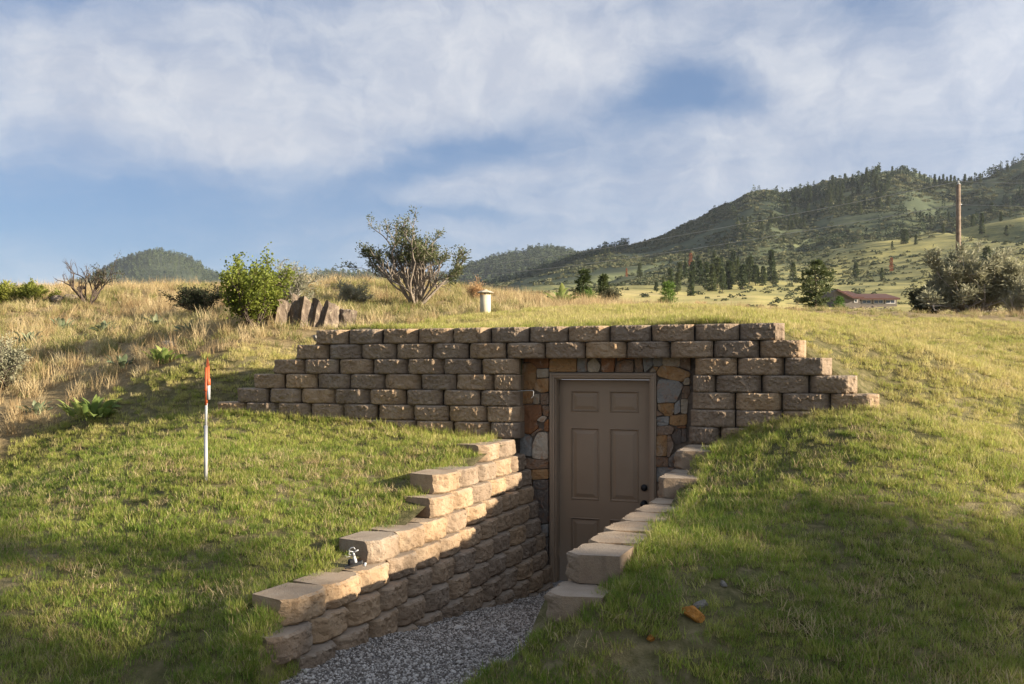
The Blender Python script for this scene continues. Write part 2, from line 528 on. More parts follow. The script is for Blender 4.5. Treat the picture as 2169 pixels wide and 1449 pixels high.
class TPS:
    def __init__(self, pts, lam=0.004):
        p = np.array(pts, float)
        self.xy = p[:, :2]
        n = len(p)
        K = self.U(p[:, None, :2], p[None, :, :2]) + lam * np.eye(n)
        Q = np.c_[np.ones(n), p[:, :2]]
        A = np.block([[K, Q], [Q.T, np.zeros((3, 3))]])
        s = np.linalg.solve(A, np.r_[p[:, 2], 0, 0, 0])
        self.w, self.a = s[:n], s[n:]

    @staticmethod
    def U(a, b):
        r2 = ((a - b) ** 2).sum(-1)
        return np.where(r2 > 1e-12, 0.5 * r2 * np.log(np.maximum(r2, 1e-12)), 0.0)

    def __call__(self, x, y):
        q = np.stack([x.ravel(), y.ravel()], -1)
        out = np.empty(len(q))
        for i in range(0, len(q), 20000):
            c = q[i:i + 20000]
            out[i:i + 20000] = self.U(c[:, None], self.xy[None]) @ self.w + self.a[0] + c @ self.a[1:]
        return out.reshape(x.shape)


tps_f = TPS(SHARED + FRONT)
tps_b = TPS(SHARED + BACK)

# far land: for a bearing (photo column) the row at which the land stands at each distance
FAR_PX = np.array([-1500, 0, 300, 600, 900, 1000, 1100, 1200, 1300, 1400, 1500, 1600, 1700, 1800, 1900, 2000, 2169, 2500, 3700], float)
FAR_D = [34, 60, 110, 170, 240, 330, 430, 500, 580, 700, 850, 980, 1250, 1800, 2200, 2900, 4500]
_sky_right = ([900, 1000, 1060, 1100, 1200, 1300, 1380, 1432, 1492, 1540, 1588, 1632, 1660, 1725, 1753, 1821, 1861, 1921, 1973, 2013, 2061, 2101, 2169, 2500, 3700],
              [650, 622, 607, 597, 564, 534, 516, 492, 464, 440, 416, 409, 417, 404, 390, 376, 369, 367, 385, 392, 389, 375, 346, 300, 420])
_sky_mid = ([-1500, 600, 700, 760, 850, 950, 985, 1060, 1120, 1165, 1200, 1230, 1300, 1400, 1600, 3700],
            [660, 630, 590, 588, 592, 592, 576, 556, 544, 538, 542, 551, 546, 548, 560, 600])
_sky_left = ([-1500, -300, 60, 120, 190, 230, 270, 300, 330, 370, 400, 420, 450, 500, 560, 640, 700, 800, 1000, 3700],
             [640, 640, 628, 612, 590, 572, 553, 543, 537, 540, 551, 561, 584, 600, 604, 584, 578, 590, 640, 660])


def far_rows(px):
    """rows (len(FAR_D), n) for photo columns px"""
    I = np.interp
    sr, sm, sl = I(px, *_sky_right), I(px, *_sky_mid), I(px, *_sky_left)
    r34 = I(px, [-1500, 0, 600, 900, 1100, 1500, 2169, 3700], [650, 645, 645, 650, 662, 676, 677, 677])
    r60 = I(px, [-1500, 900, 1100, 1500, 2169, 3700], [665, 668, 670, 678, 676, 676])
    r110 = I(px, [-1500, 900, 1100, 1300, 1500, 1800, 2169, 3700], [680, 676, 668, 664, 668, 668, 662, 660])
    r170 = I(px, [-1500, 900, 1100, 1300, 1450, 1600, 1800, 2169, 3700], [690, 676, 648, 652, 648, 640, 656, 648, 640])
    r240 = I(px, [-1500, 900, 1100, 1300, 1450, 1600, 1800, 1900, 2169, 3700], [690, 670, 640, 638, 636, 632, 646, 644, 630, 610])
    r330 = I(px, [-1500, 900, 1100, 1300, 1450, 1600, 1800, 1900, 2000, 2169, 3700], [690, 668, 622, 616, 618, 612, 606, 600, 590, 575, 550])
    r430 = I(px, [-1500, 900, 1100, 1300, 1450, 1600, 1800, 1900, 2000, 2169, 3700], [690, 666, 612, 600, 590, 575, 566, 556, 540, 515, 480])
    r500 = I(px, [-1500, 900, 1100, 1300, 1500, 1650, 1720, 1830, 2000, 2169, 3700], [690, 664, 606, 582, 560, 548, 543, 516, 487, 456, 420])
    r580 = I(px, [-1500, 900, 1100, 1300, 1500, 1650, 1720, 1830, 2000, 2169, 3700], [690, 664, 602, 568, 536, 524, 528, 518, 494, 470, 440])
    r700 = np.where(px < 1100, sr + 2, sr + np.clip((px - 1100) * 0.16, 0, 62))
    r850 = sr + np.clip((px - 1100) * 0.03, 0, 14)
    r980 = sr
    r1250 = sr + 60
    r1800 = sm
    r2200 = np.where(px < 800, sl, sm + 60)
    r2200 = np.minimum(r2200, 760)
    r2900 = np.full_like(px, 690.0)
    return np.stack([r34, r60, r110, r170, r240, r330, r430, r500, r580, r700, r850, r980, r1250, r1800, r2200, r2900, r2900 + 10])


_FPX = np.linspace(-1500, 3700, 1301)
_FTAB = far_rows(_FPX)
_FTAB = np.stack([np.convolve(np.pad(r, 2, mode='edge'), np.ones(5) / 5, 'valid') for r in _FTAB])
_LD = np.log(np.array(FAR_D, float))


def H_far(x, y):
    px, d = to_pd(x, y)
    px = np.clip(px, -1499, 3699)
    d = np.clip(d, 34.0, 4499.0)
    ci = (px - _FPX[0]) / (_FPX[1] - _FPX[0])
    c0 = np.clip(np.floor(ci).astype(int), 0, len(_FPX) - 2)
    cf = ci - c0
    ld = np.log(d)
    ri = np.clip(np.searchsorted(_LD, ld, side='right') - 1, 0, len(_LD) - 2)
    rf = (ld - _LD[ri]) / (_LD[ri + 1] - _LD[ri])
    rf = 0.55 * rf + 0.45 * rf * rf * (3 - 2 * rf)
    a = _FTAB[ri, c0] * (1 - cf) + _FTAB[ri, c0 + 1] * cf
    b = _FTAB[ri + 1, c0] * (1 - cf) + _FTAB[ri + 1, c0 + 1] * cf
    row = a * (1 - rf) + b * rf
    z = EYE + (YH - row) / FPX * d
    amp = np.interp(d, [34, 100, 250, 500, 900, 2000, 4500], [0.05, 1.2, 5.0, 13.0, 20.0, 30.0, 30.0])
    amp = amp * (0.35 + 0.65 * sstep(0, 1, np.abs(px - 1085) / 3000 + 0.4))
    wl = np.interp(d, [34, 250, 900, 4500], [18.0, 45.0, 110.0, 320.0])
    # keep one wavelength per band so that the noise stays continuous
    z = z + amp * (0.5 * fbm(x / 70.0, y / 70.0, 4, 5) * sstep(60, 200, d) * (1 - 0.5 * sstep(900, 1500, d))
                   + 0.7 * fbm(x / 230.0, y / 230.0, 4, 11) * sstep(350, 700, d))
    # gullies run down the hill face
    gl = 1 - np.abs(2 * fbm(x / 95.0, y / 150.0, 3, 131)) * 2.2
    z = z - 9.0 * np.clip(gl, 0, 1) ** 3 * sstep(400, 520, d) * (1 - sstep(850, 960, d))
    return z


def H(x, y):
    x = np.asarray(x, float); y = np.asarray(y, float)
    x, y = np.broadcast_arrays(x, y)
    inside = sstep(-7.3, -6.6, x) * (1 - sstep(0.15, 0.9, x))
    wdt = 0.08 + (1 - inside) * 1.4
    t = np.clip((y - (8.50 - wdt)) / (2 * wdt), 0, 1)
    t = t * t * (3 - 2 * t)
    z = tps_f(x, y) * (1 - t) + tps_b(x, y) * t
    px, d = to_pd(x, y)
    z = z + 0.035 * fbm(x * 1.3, y * 1.3, 3, 3) * sstep(0.0, 0.6, np.abs(x + 2.2) - 0.95) + 0.35 * fbm(x / 3.5, y / 3.5, 3, 8) * sstep(13, 19, d)
    wp = (sstep(-3.06, -2.86, x) * (1 - sstep(-1.86 - 0.9 * (4.42 - y), -1.62 - 0.9 * (4.42 - y), x)) * (1 - sstep(4.42, 4.55, y)) * sstep(2.6, 3.2, y))
    z = z * (1 - wp) + np.minimum(z, floor_z(y) - 0.04) * wp
    wf = sstep(24, 34, d)
    z = np.where(wf > 0, z * (1 - wf) + H_far(x, y) * wf, z)
    return z


def Hs(x, y):
    return float(H(np.array([x]), np.array([y]))[0])


LAWN_PX = [-900, -300, 0, 100, 330, 500, 640, 760, 870, 1028, 1150, 1300, 1550, 1700, 2169, 2700]
LAWN_D = [9.6, 9.9, 10.6, 10.9, 11.4, 11.6, 12.2, 12.2, 12.9, 14.2, 14.6, 14.4, 14.2, 14.8, 15.4, 15.4]


def lawn_w(x, y):
    px, d = to_pd(x, y)
    lim = np.interp(px, LAWN_PX, LAWN_D) + 0.9 * fbm(x * 0.9, y * 0.9, 3, 21)
    return 1 - sstep(-0.35, 0.35, d - lim)


def in_pit(x, y):
    return ((x > -3.12) & (x < np.where(y < 4.75, -1.56, -1.28)) & (y > 4.42) & (y < 8.64))


def floor_z(y):
    return np.interp(y, [3.0, 4.9, 5.6, 8.2, 9.0], [0.44, 0.42, 0.34, 0.01, 0.0])


def hit(px, py, d0=36.0, d1=3500.0):
    """where the ray through (px, py) meets the far land"""
    ds = np.exp(np.linspace(math.log(d0), math.log(d1), 900))
    l = (px - CX) / FPX * ds
    x = RT[0] * l + FW[0] * ds
    y = RT[1] * l + FW[1] * ds
    z = EYE + (YH - py) / FPX * ds
    h = H(x, y)
    k = np.nonzero(h >= z)[0]
    i = k[0] if len(k) else len(ds) - 1
    return Vector((x[i], y[i], h[i])), ds[i]


# ------------------------------------------------------------------ ground sheets
def m_ground():
    m, t = new_mat('turf_and_dry_meadow_soil')
    geo = t('ShaderNodeNewGeometry')
    p = geo.outputs['Position']
    lw = t('ShaderNodeAttribute', attribute_name='lawn').outputs['Fac']
    gr = t('ShaderNodeAttribute', attribute_name='green').outputs['Fac']
    near = t('ShaderNodeAttribute', attribute_name='near').outputs['Fac']
    n1 = t.noise(p, 0.7, 5.0, 0.6)
    n2 = t.noise(p, 14.0, 5.0, 0.65)
    n3 = t.noise(p, 90.0, 3.0, 0.6)
    lawn = t.ramp(t.math('ADD', t.math('MULTIPLY', n1, 0.5), t.math('MULTIPLY', n2, 0.5)),
                  [(0.38, (0.055, 0.055, 0.020)), (0.5, (0.115, 0.10, 0.045)), (0.62, (0.20, 0.165, 0.09))])
    mead = t.ramp(t.math('ADD', t.math('MULTIPLY', n1, 0.4), t.math('MULTIPLY', n2, 0.6)),
                  [(0.3, (0.10, 0.075, 0.040)), (0.5, (0.22, 0.165, 0.085)), (0.7, (0.32, 0.25, 0.14))])
    c_near = t.mix(lw, mead, lawn)
    f1 = t.noise(p, 0.016, 7.0, 0.65, 0.3)
    pz = t('ShaderNodeVectorMath', operation='MULTIPLY', ins={0: p, 1: (0.5, 0.5, 4.0)})   # trails and benches follow the contour
    f2 = t.noise(pz.outputs[0], 0.11, 6.0, 0.68)
    f3 = t.noise(p, 0.6, 5.0, 0.7)
    ff = t.math('ADD', t.math('MULTIPLY', f1, 0.5), t.math('ADD', t.math('MULTIPLY', f2, 0.40), t.math('MULTIPLY', f3, 0.22)))
    ff = t.math('ADD', ff, t.math('MULTIPLY', t.math('SUBTRACT', gr, 0.5), 0.42))
    far = t.ramp(ff, [(0.26, (0.48, 0.375, 0.18)), (0.42, (0.37, 0.32, 0.115)), (0.53, (0.235, 0.215, 0.085)), (0.64, (0.108, 0.118, 0.056)), (0.80, (0.055, 0.067, 0.036))])
    c = t.mix(near, far, c_near)
    finish(t, c, 0.95, t.math('ADD', n2, t.math('MULTIPLY', n3, 0.6)), 0.6, 0.03, 0.1)
    return m


MAT['ground'] = m_ground()


def axis(lo, fine0, fine1, hi, step, grow):
    a = list(np.arange(fine0, fine1 + 1e-6, step))
    s = step
    while a[-1] < hi:
        s *= grow
        a.append(a[-1] + s)
    s = step
    b = [a[0]]
    while b[-1] > lo:
        s *= grow
        b.append(b[-1] - s)
    return np.array(b[:0:-1] + a)


def attr(me, name, vals):
    at = me.attributes.new(name, 'FLOAT', 'POINT')
    at.data.foreach_set('value', np.asarray(vals, dtype=np.float32).ravel())


gx = axis(-46, -7.6, 1.2, 42, 0.10, 1.03)
gy = axis(-30, 3.8, 9.2, 50, 0.09, 1.035)
gy = np.sort(np.concatenate([gy, [8.43, 8.57]]))
GX, GY = np.meshgrid(gx, gy)
GZ = H(GX, GY)
nxv, nyv = len(gx), len(gy)
idx = np.arange(nxv * nyv).reshape(nyv, nxv)
quads = np.stack([idx[:-1, :-1], idx[:-1, 1:], idx[1:, 1:], idx[1:, :-1]], -1).reshape(-1, 4)
cxq = (GX[:-1, :-1] + GX[1:, 1:]).ravel() / 2
cyq = (GY[:-1, :-1] + GY[1:, 1:]).ravel() / 2
pdx, pdd = to_pd(cxq, cyq)
keep = ~in_pit(cxq, cyq) & (pdd < 44)
me = np_mesh('ground', np.stack([GX.ravel(), GY.ravel(), GZ.ravel()], -1), [quads[keep]], MAT['ground'], smooth=True)
attr(me, 'lawn', lawn_w(GX, GY))
attr(me, 'green', np.full(GX.size, 0.3))
attr(me, 'near', (1 - sstep(26, 40, to_pd(GX, GY)[1])).ravel())
ground = tag(link_mesh('ground', me), 'mown lawn and dry meadow around the cellar', kind='structure')

fpx = np.concatenate([np.linspace(-1480, -60, 60)[:-1], np.linspace(-60, 2240, 640), np.linspace(2240, 3680, 60)[1:]])
fd = np.exp(np.linspace(math.log(40.0), math.log(2900.0), 320))
FPXg, FDg = np.meshgrid(fpx, fd)
Lg = (FPXg - CX) / FPX * FDg
FX, FY = RT[0] * Lg + FW[0] * FDg, RT[1] * Lg + FW[1] * FDg
FZ = H(FX, FY) - 0.12 * (1 - sstep(42, 46, FDg))
idx = np.arange(FX.size).reshape(FX.shape)
quads = np.stack([idx[:-1, :-1], idx[:-1, 1:], idx[1:, 1:], idx[1:, :-1]], -1).reshape(-1, 4)
me = np_mesh('hills', np.stack([FX.ravel(), FY.ravel(), FZ.ravel()], -1), [quads], MAT['ground'], smooth=True)
green = np.interp(FDg, [40, 150, 300, 420, 520, 620, 800, 1200, 1700, 4000], [0.24, 0.24, 0.28, 0.46, 0.66, 0.84, 0.98, 0.98, 1.1, 1.1])
# the grassy spur on the flank stays golden
spur = np.exp(-((FDg - 495) / 45.0) ** 2) * sstep(1650, 1800, FPXg)
green = green * (1 - 0.55 * spur) + 0.30 * fbm(FX / 60.0, FY / 60.0, 4, 77) + 0.25 * sstep(1720, 1560, FPXg) * sstep(430, 520, FDg)
green = green + 0.15 * sstep(1750, 1500, FPXg) * 0
attr(me, 'lawn', np.zeros(FX.size))
attr(me, 'green', green)
attr(me, 'near', np.zeros(FX.size))
hills = tag(link_mesh('hills', me), 'golden valley floor and scrubby green hills beyond the lawn', kind='structure')

# gravel floor of the entry cut
gxs = np.linspace(-3.2, -1.25, 40)
gys = np.linspace(2.6, 8.78, 110)
AX, AY = np.meshgrid(gxs, gys)
AZv = floor_z(AY) + 0.02 * fbm(AX * 3, AY * 3, 3, 41) - 0.10 * sstep(-1.6, -1.35, AX) * (1 - sstep(4.3, 4.6, AY))
AZv = AZv - 0.5 * (1 - sstep(2.6, 3.6, AY))
idx = np.arange(AX.size).reshape(AX.shape)
quads = np.stack([idx[:-1, :-1], idx[:-1, 1:], idx[1:, 1:], idx[1:, :-1]], -1).reshape(-1, 4)


def m_gravel_bed():
    m, t = new_mat('fine_grey_gravel_bed')
    geo = t('ShaderNodeNewGeometry')
    v = t('ShaderNodeTexVoronoi', ins={'Vector': geo.outputs['Position'], 'Scale': 70.0})
    n = t.noise(geo.outputs['Position'], 6.0, 4.0)
    c = t.mix(0.55, v.outputs['Color'], (0.5, 0.5, 0.5))
    bw = t('ShaderNodeRGBToBW', ins={0: c})
    cc = t.ramp(bw.outputs[0], [(0.2, (0.07, 0.06, 0.055)), (0.8, (0.24, 0.22, 0.20))])
    finish(t, t.mix(t.math('MULTIPLY', n, 0.3), cc, (0.10, 0.085, 0.07)), 0.95, v.outputs['Distance'], 0.8, 0.01, 0.2)
    return m


MAT['gravel_bed'] = m_gravel_bed()
me = np_mesh('gravel_path', np.stack([AX.ravel(), AY.ravel(), AZv.ravel()], -1), [quads], MAT['gravel_bed'], smooth=True)
path = tag(link_mesh('gravel_path', me), 'gravel path sloping down to the cellar door', kind='structure')
# ------------------------------------------------------------------ retaining-wall blocks
CH = 0.1524                       # course height
PITCH = 0.3955                    # one block along the wall
TOP = 2.486                       # top of the top course


def ztop(k):
    return TOP - (k - 1) * CH


def block_mesh(seed, L=PITCH, D=0.30, name='block'):
    """split-face block: face towards -Y with its sides broken back, smooth top, ends and back; origin at the face's bottom middle"""
    rs = random.Random(seed)
    Hh = CH - 0.004
    W = L - 0.012
    nx, nz = 26, 11
    off = Vector((rs.random() * 50, rs.random() * 50, rs.random() * 50))
    c0 = rs.uniform(0.27, 0.36)           # where the left facet starts, as a share of the half-width
    c1 = rs.uniform(0.25, 0.34)
    dl, dr = rs.uniform(0.050, 0.078), rs.uniform(0.050, 0.078)
    tilt = rs.uniform(-0.006, 0.006)
    cuts = []
    for _ in range(3):                    # broken-off facets: planes that bite into the face from its edges
        a = rs.random() * 6.283
        nxn, nzn = math.cos(a), math.sin(a) * 1.5
        sl_ = rs.uniform(0.4, 1.0)
        reach = rs.uniform(0.62, 1.0)
        cuts.append((nxn * sl_, nzn * sl_, -sl_ * (abs(nxn) * W / 2 * reach + abs(nzn) * Hh / 2 * reach)))
    vs = []
    for j in range(nz + 1):
        v = j / nz
        for i in range(nx + 1):
            u = i / nx - 0.5
            x = u * W
            y = 0.0
            if u < -c0: y += dl * ((-u - c0) / (0.5 - c0)) ** 1.05
            if u > c1: y += dr * ((u - c1) / (0.5 - c1)) ** 1.05
            q = Vector((x, 0, v * Hh))
            n = mnoise.noise(q * 9 + off) * 0.013 + (0.5 - abs(mnoise.noise(q * 17 + off * 2))) * 0.016 + mnoise.noise(q * 36 + off * 2) * 0.010 + mnoise.noise(q * 75 + off * 3) * 0.008 - 0.006
            e = min(v, 1 - v) * Hh
            eb = max(0.0, 1 - e / 0.015)
            es = max(0.0, 1 - (0.5 - abs(u)) * W / 0.015)
            y += n + tilt * u * 2 + es * es * 0.012 + eb * eb * (0.014 + 0.006 * mnoise.noise(q * 30 + off))
            for ca, cb, cc in cuts:
                y = max(y, ca * x + cb * (v - 0.5) * Hh + cc + 0.3 * n)
            zz = v * Hh
            if 0 < j < nz:
                zz += 0.004 * mnoise.noise(q * 40 + off * 1.7)
                x += 0.004 * mnoise.noise(q * 40 - off * 1.3) if 0 < i < nx else 0
            elif j == nz:
                zz -= 0.004 * abs(mnoise.noise(q * 30 + off))
            vs.append((x, y, zz))
    fs = []
    st = nx + 1
    for j in range(nz):
        for i in range(nx):
            a = j * st + i
            if (i + j + seed) % 2:
                fs += [(a, a + 1, a + st + 1), (a, a + st + 1, a + st)]
            else:
                fs += [(a, a + 1, a + st), (a + 1, a + st + 1, a + st)]
    b = len(vs)
    tw = 0.80 * W / 2
    vs += [(-tw, D, 0), (tw, D, 0), (tw, D, Hh), (-tw, D, Hh)]
    # mid ring on the ends so the body tapers only behind the shoulder
    fs.append(tuple([b + 3] + [nz * st + i for i in range(nx + 1)] + [b + 2])[::1])
    fs.append(tuple([b + 1] + [i for i in range(nx, -1, -1)] + [b]))
    fs.append(tuple([b] + [j * st for j in range(nz + 1)] + [b + 3]))
    fs.append(tuple([b + 2] + [j * st + nx for j in range(nz, -1, -1)] + [b + 1]))
    fs.append((b, b + 3, b + 2, b + 1))
    me = bpy.data.meshes.new(name)
    me.from_pydata(vs, [], fs)
    me.validate()
    bm = bmesh.new()
    bm.from_mesh(me)
    bmesh.ops.recalc_face_normals(bm, faces=bm.faces)
    bm.to_mesh(me)
    bm.free()
    me.materials.append(MAT['block'])
    return me


BLOCKS = [block_mesh(100 + i) for i in range(26)]
_bn = [0]


def put_block(parent, x, y, z, rz, length=PITCH, jit=1.0):
    _bn[0] += 1
    me = BLOCKS[(_bn[0] * 5 + random.randrange(3)) % len(BLOCKS)]
    o = link_mesh('block', me, parent)
    o.location = (x, y, z)
    o.rotation_euler = (R(random.uniform(-0.25, 0.25)) * jit, R(random.uniform(-0.35, 0.35)) * jit, rz + R(random.uniform(-0.7, 0.7)) * jit)
    o.scale = (length / PITCH, 1, 1)
    return o


# front wall, stepped at both ends, door opening in the middle
front_wall = tag(empty('retaining_wall', (0, 0, 0)), 'long stepped wall of tan split-face blocks around the cellar door', 'retaining wall')
LEFT_END = {1: -5.39, 2: -5.62, 3: -5.88, 4: -6.12, 5: -6.32, 6: -6.58, 7: -4.95}
RIGHT_END = {1: -0.65, 2: -0.47, 3: -0.26, 4: -0.055, 5: 0.118, 6: -0.27, 7: -0.80}
OPEN_L = {k: -3.10 + (k - 3) * 0.008 for k in range(1, 9)}
OPEN_R = {k: -1.43 - (k - 3) * 0.010 for k in range(1, 9)}


def row(parent, k, x0, x1, from_left=True):
    y = 8.37 + (4 - k) * 0.018
    z = ztop(k) - CH
    n = max(1, int(round((x1 - x0) / PITCH)))
    rem = (x1 - x0) - int((x1 - x0) / PITCH + 1e-6) * PITCH
    full = int((x1 - x0) / PITCH + 1e-6)
    lens = [PITCH] * full
    if rem > 0.12:
        lens.append(rem)
    else:
        lens = [(x1 - x0) / full] * full
    if not from_left:
        lens = lens[::-1]
    x = x0
    for L in lens:
        put_block(parent, x + L / 2, y + random.uniform(-0.006, 0.006), z, 0, L)
        x += L


for k in (1, 2):
    row(front_wall, k, LEFT_END[k], RIGHT_END[k])
for k in range(3, 8):
    row(front_wall, k, LEFT_END[k], OPEN_L[k])
    row(front_wall, k, OPEN_R[k], RIGHT_END[k], from_left=False)

# side walls of the sunken entry; each course leans back a little over the one below
left_wall = tag(empty('retaining_wall', (0, 0, 0)), 'tall sunlit block wall stepping down along the gravel path', 'retaining wall')
LSTART = {8: 8, 9: 5.5, 10: 5, 11: 2.5, 12: 0, 13: -0.5, 14: 0, 15: 0.5, 16: 2, 17: 3.5, 18: 7}
LSTART = {k: 4.42 + q * PITCH for k, q in LSTART.items()}          # half-block bond
for k, y0 in LSTART.items():
    xf = -3.085 + (k - 8) * 0.035
    y1 = 8.40 if k == 8 else 8.615
    y = y0
    while y < y1 - 0.06:
        L = min(PITCH, y1 - y)
        if L > 0.06 and ztop(k) > float(floor_z(y + L)) + 0.02:
            dx = 0.0
            rz = R(90)
            if k == 12 and y == y0:
                rz, dx = R(90 - 5), -0.015
            if L < 0.16:
                y += L
                continue
            put_block(left_wall, xf + dx + random.uniform(-0.006, 0.006), y + L / 2, ztop(k) - CH, rz, L)
        y += L
right_wall = tag(empty('retaining_wall', (0, 0, 0)), 'shaded block wall with pale tops stepping up beside the sloping lawn', 'retaining wall')
RSTART = {8: 7.64, 9: 7.02, 10: 4.74, 11: 4.46, 12: 4.55, 13: 4.75, 14: 4.9, 15: 5.3, 16: 6.1, 17: 7.3}
for k, y0 in RSTART.items():
    xf = -1.455 - (k - 8) * 0.018
    y1 = 8.36 if k == 8 else 8.615
    y = y0
    while y < y1 - 0.06:
        L = min(PITCH, y1 - y)
        if L < 0.16:
            break
        if ztop(k) > float(floor_z(y + L)) + 0.02:
            put_block(right_wall, xf + random.uniform(-0.010, 0.010), y + L / 2, ztop(k) - CH, R(-90), L, 1.6 if k == 10 else 1.0)
        y += L

# earth-dark infill between the blocks, behind their faces, so that no daylight shows through the joints
MAT['infill'] = m_simple('dark_infill', (0.060, 0.048, 0.038), 0.95, 0.3, 30)
mb = MB()
for k in range(1, 8):
    y = 8.37 + (4 - k) * 0.018
    spans = [(LEFT_END[k], RIGHT_END[k])] if k < 3 else [(LEFT_END[k], OPEN_L[k]), (OPEN_R[k], RIGHT_END[k])]
    for a, b in spans:
        mb.box(a + 0.06, y + 0.10, ztop(k) - CH - 0.001, b - 0.06, y + 0.26, ztop(k) - 0.006)
mb.build('core_fill', MAT['infill'], front_wall)
mb = MB()
for k, y0 in LSTART.items():
    xf = -3.085 + (k - 8) * 0.035
    mb.box(xf - 0.26, y0 + 0.08, ztop(k) - CH + 0.004, xf - 0.10, (8.40 if k == 8 else 8.615) - 0.05, ztop(k) - 0.016)
mb.build('core_fill', MAT['infill'], left_wall)
mb = MB()
for k, y0 in RSTART.items():
    xf = -1.455 - (k - 8) * 0.018
    mb.box(xf + 0.10, y0 + 0.08, ztop(k) - CH + 0.004, xf + 0.26, (8.36 if k == 8 else 8.615) - 0.05, ztop(k) - 0.016)
mb.build('core_fill', MAT['infill'], right_wall)

# ------------------------------------------------------------------ stone facing round the door
SY = 8.62                                              # face plane
FRX0, FRX1, FRZ = -2.845, -1.807, 2.045                # outer edges of the door frame
stone_wall = tag(empty('stone_facing', (0, SY, 0)), 'rust and grey ledge-stone facing surrounding the brown door', 'stone wall')
mb = MB()
mb.box(-3.25, 0.006, -0.2, FRX0 + 0.02, 0.20, 2.22)
mb.box(FRX1 - 0.02, 0.006, -0.2, -1.2, 0.20, 2.22)
mb.box(FRX0 + 0.02, 0.007, FRZ - 0.02, FRX1 - 0.02, 0.20, 2.219)
mb.build('mortar_bed', MAT['mortar'], stone_wall)
COLS = {'R': (0.22, 0.105, 0.05), 'O': (0.31, 0.180, 0.080), 'G': (0.215, 0.20, 0.175), 'T': (0.33, 0.265, 0.185), 'B': (0.215, 0.145, 0.095),
        'D': (0.125, 0.10, 0.08), 'P': (0.42, 0.35, 0.26)}


def on_face(px, py, y=SY):
    o = (px - CX) / FPX
    dy = RT[1] * o + FW[1]
    d = y / dy
    return ((RT[0] * o + FW[0]) * d, EYE + (YH - py) / FPX * d)


def clip(poly, a, b, c):
    """keep the side a*x + b*z <= c"""
    out = []
    for i in range(len(poly)):
        p, q = poly[i], poly[(i + 1) % len(poly)]
        dp, dq = a * p[0] + b * p[1] - c, a * q[0] + b * q[1] - c
        if dp <= 0: out.append(p)
        if (dp < 0 < dq) or (dq < 0 < dp):
            t = dp / (dp - dq)
            out.append((p[0] + t * (q[0] - p[0]), p[1] + t * (q[1] - p[1])))
    return out


def stone_piece(poly, col, seed):
    rs = random.Random(seed)
    # round the corners, then roughen
    for _ in range(2):
        q = []
        for i in range(len(poly)):
            a, b = poly[i], poly[(i + 1) % len(poly)]
            ln = math.hypot(b[0] - a[0], b[1] - a[1])
            t = min(0.25, 0.010 / max(ln, 1e-4))
            q += [(a[0] + (b[0] - a[0]) * t, a[1] + (b[1] - a[1]) * t), (a[0] + (b[0] - a[0]) * (1 - t), a[1] + (b[1] - a[1]) * (1 - t))]
        poly = q
    dense = []
    for i in range(len(poly)):
        a, b = poly[i], poly[(i + 1) % len(poly)]
        ln = math.hypot(b[0] - a[0], b[1] - a[1])
        m = max(1, int(ln / 0.03))
        dense += [(a[0] + (b[0] - a[0]) * j / m, a[1] + (b[1] - a[1]) * j / m) for j in range(m)]
    poly = dense
    cx = sum(p[0] for p in poly) / len(poly)
    cz = sum(p[1] for p in poly) / len(poly)
    n = len(poly)
    off = Vector((seed * 3.1, seed * 1.7, 0))
    base = rs.uniform(-0.004, 0.022)
    sx, sz = rs.uniform(-0.14, 0.14), rs.uniform(-0.10, 0.10)
    vs = []
    rings = [(1.0, 0.03), (1.0, -0.006), (0.965, -0.018), (0.62, -0.020), (0.3, -0.021)]
    for s, dy in rings:
        for (x, z) in poly:
            xx, zz = cx + (x - cx) * s, cz + (z - cz) * s
            nn = mnoise.noise(Vector((xx * 14, zz * 14, 0)) + off) * 0.010 + mnoise.noise(Vector((xx * 40, zz * 40, 0)) + off) * 0.005
            y = dy - base + (nn + (xx - cx) * sx + (zz - cz) * sz if dy < 0 else 0.0)
            vs.append((xx - cx, y, zz - cz))
    vs.append((0, -0.025 - base, 0))
    fs = []
    for r in range(len(rings) - 1):
        for i in range(n):
            fs.append((r * n + i, r * n + (i + 1) % n, (r + 1) * n + (i + 1) % n, (r + 1) * n + i))
    k = (len(rings) - 1) * n
    for i in range(n):
        fs.append((k + i, k + (i + 1) % n, len(vs) - 1))
    me = bpy.data.meshes.new('stone')
    me.from_pydata(vs, [], fs)
    me.validate()
    bm = bmesh.new(); bm.from_mesh(me)
    bmesh.ops.recalc_face_normals(bm, faces=bm.faces)
    bm.to_mesh(me); bm.free()
    me.materials.append(MAT['stone'])
    o = link_mesh('stone', me, stone_wall)
    o.location = (cx, 0.005, cz)
    j = rs.uniform(0.85, 1.15)
    o['stone_colour'] = [col[0] * j, col[1] * j, col[2] * j, 1.0]


_sn = [0]


def traced(pieces, ox, oy, k):
    """stones outlined one by one: pixel outlines carried on to the facing's plane"""
    for c, pts in pieces:
        mx, my = sum(p[0] for p in pts) / len(pts), sum(p[1] for p in pts) / len(pts)
        poly = [on_face(ox + (mx + (x - mx) * 1.035) / k, oy + (my + (y - my) * 1.035) / k) for x, y in pts]
        area = sum(poly[i][0] * poly[(i + 1) % len(poly)][1] - poly[(i + 1) % len(poly)][0] * poly[i][1] for i in range(len(poly)))
        if area < 0:
            poly = poly[::-1]
        _sn[0] += 1
        stone_piece(poly, COLS[c], _sn[0] + 900)


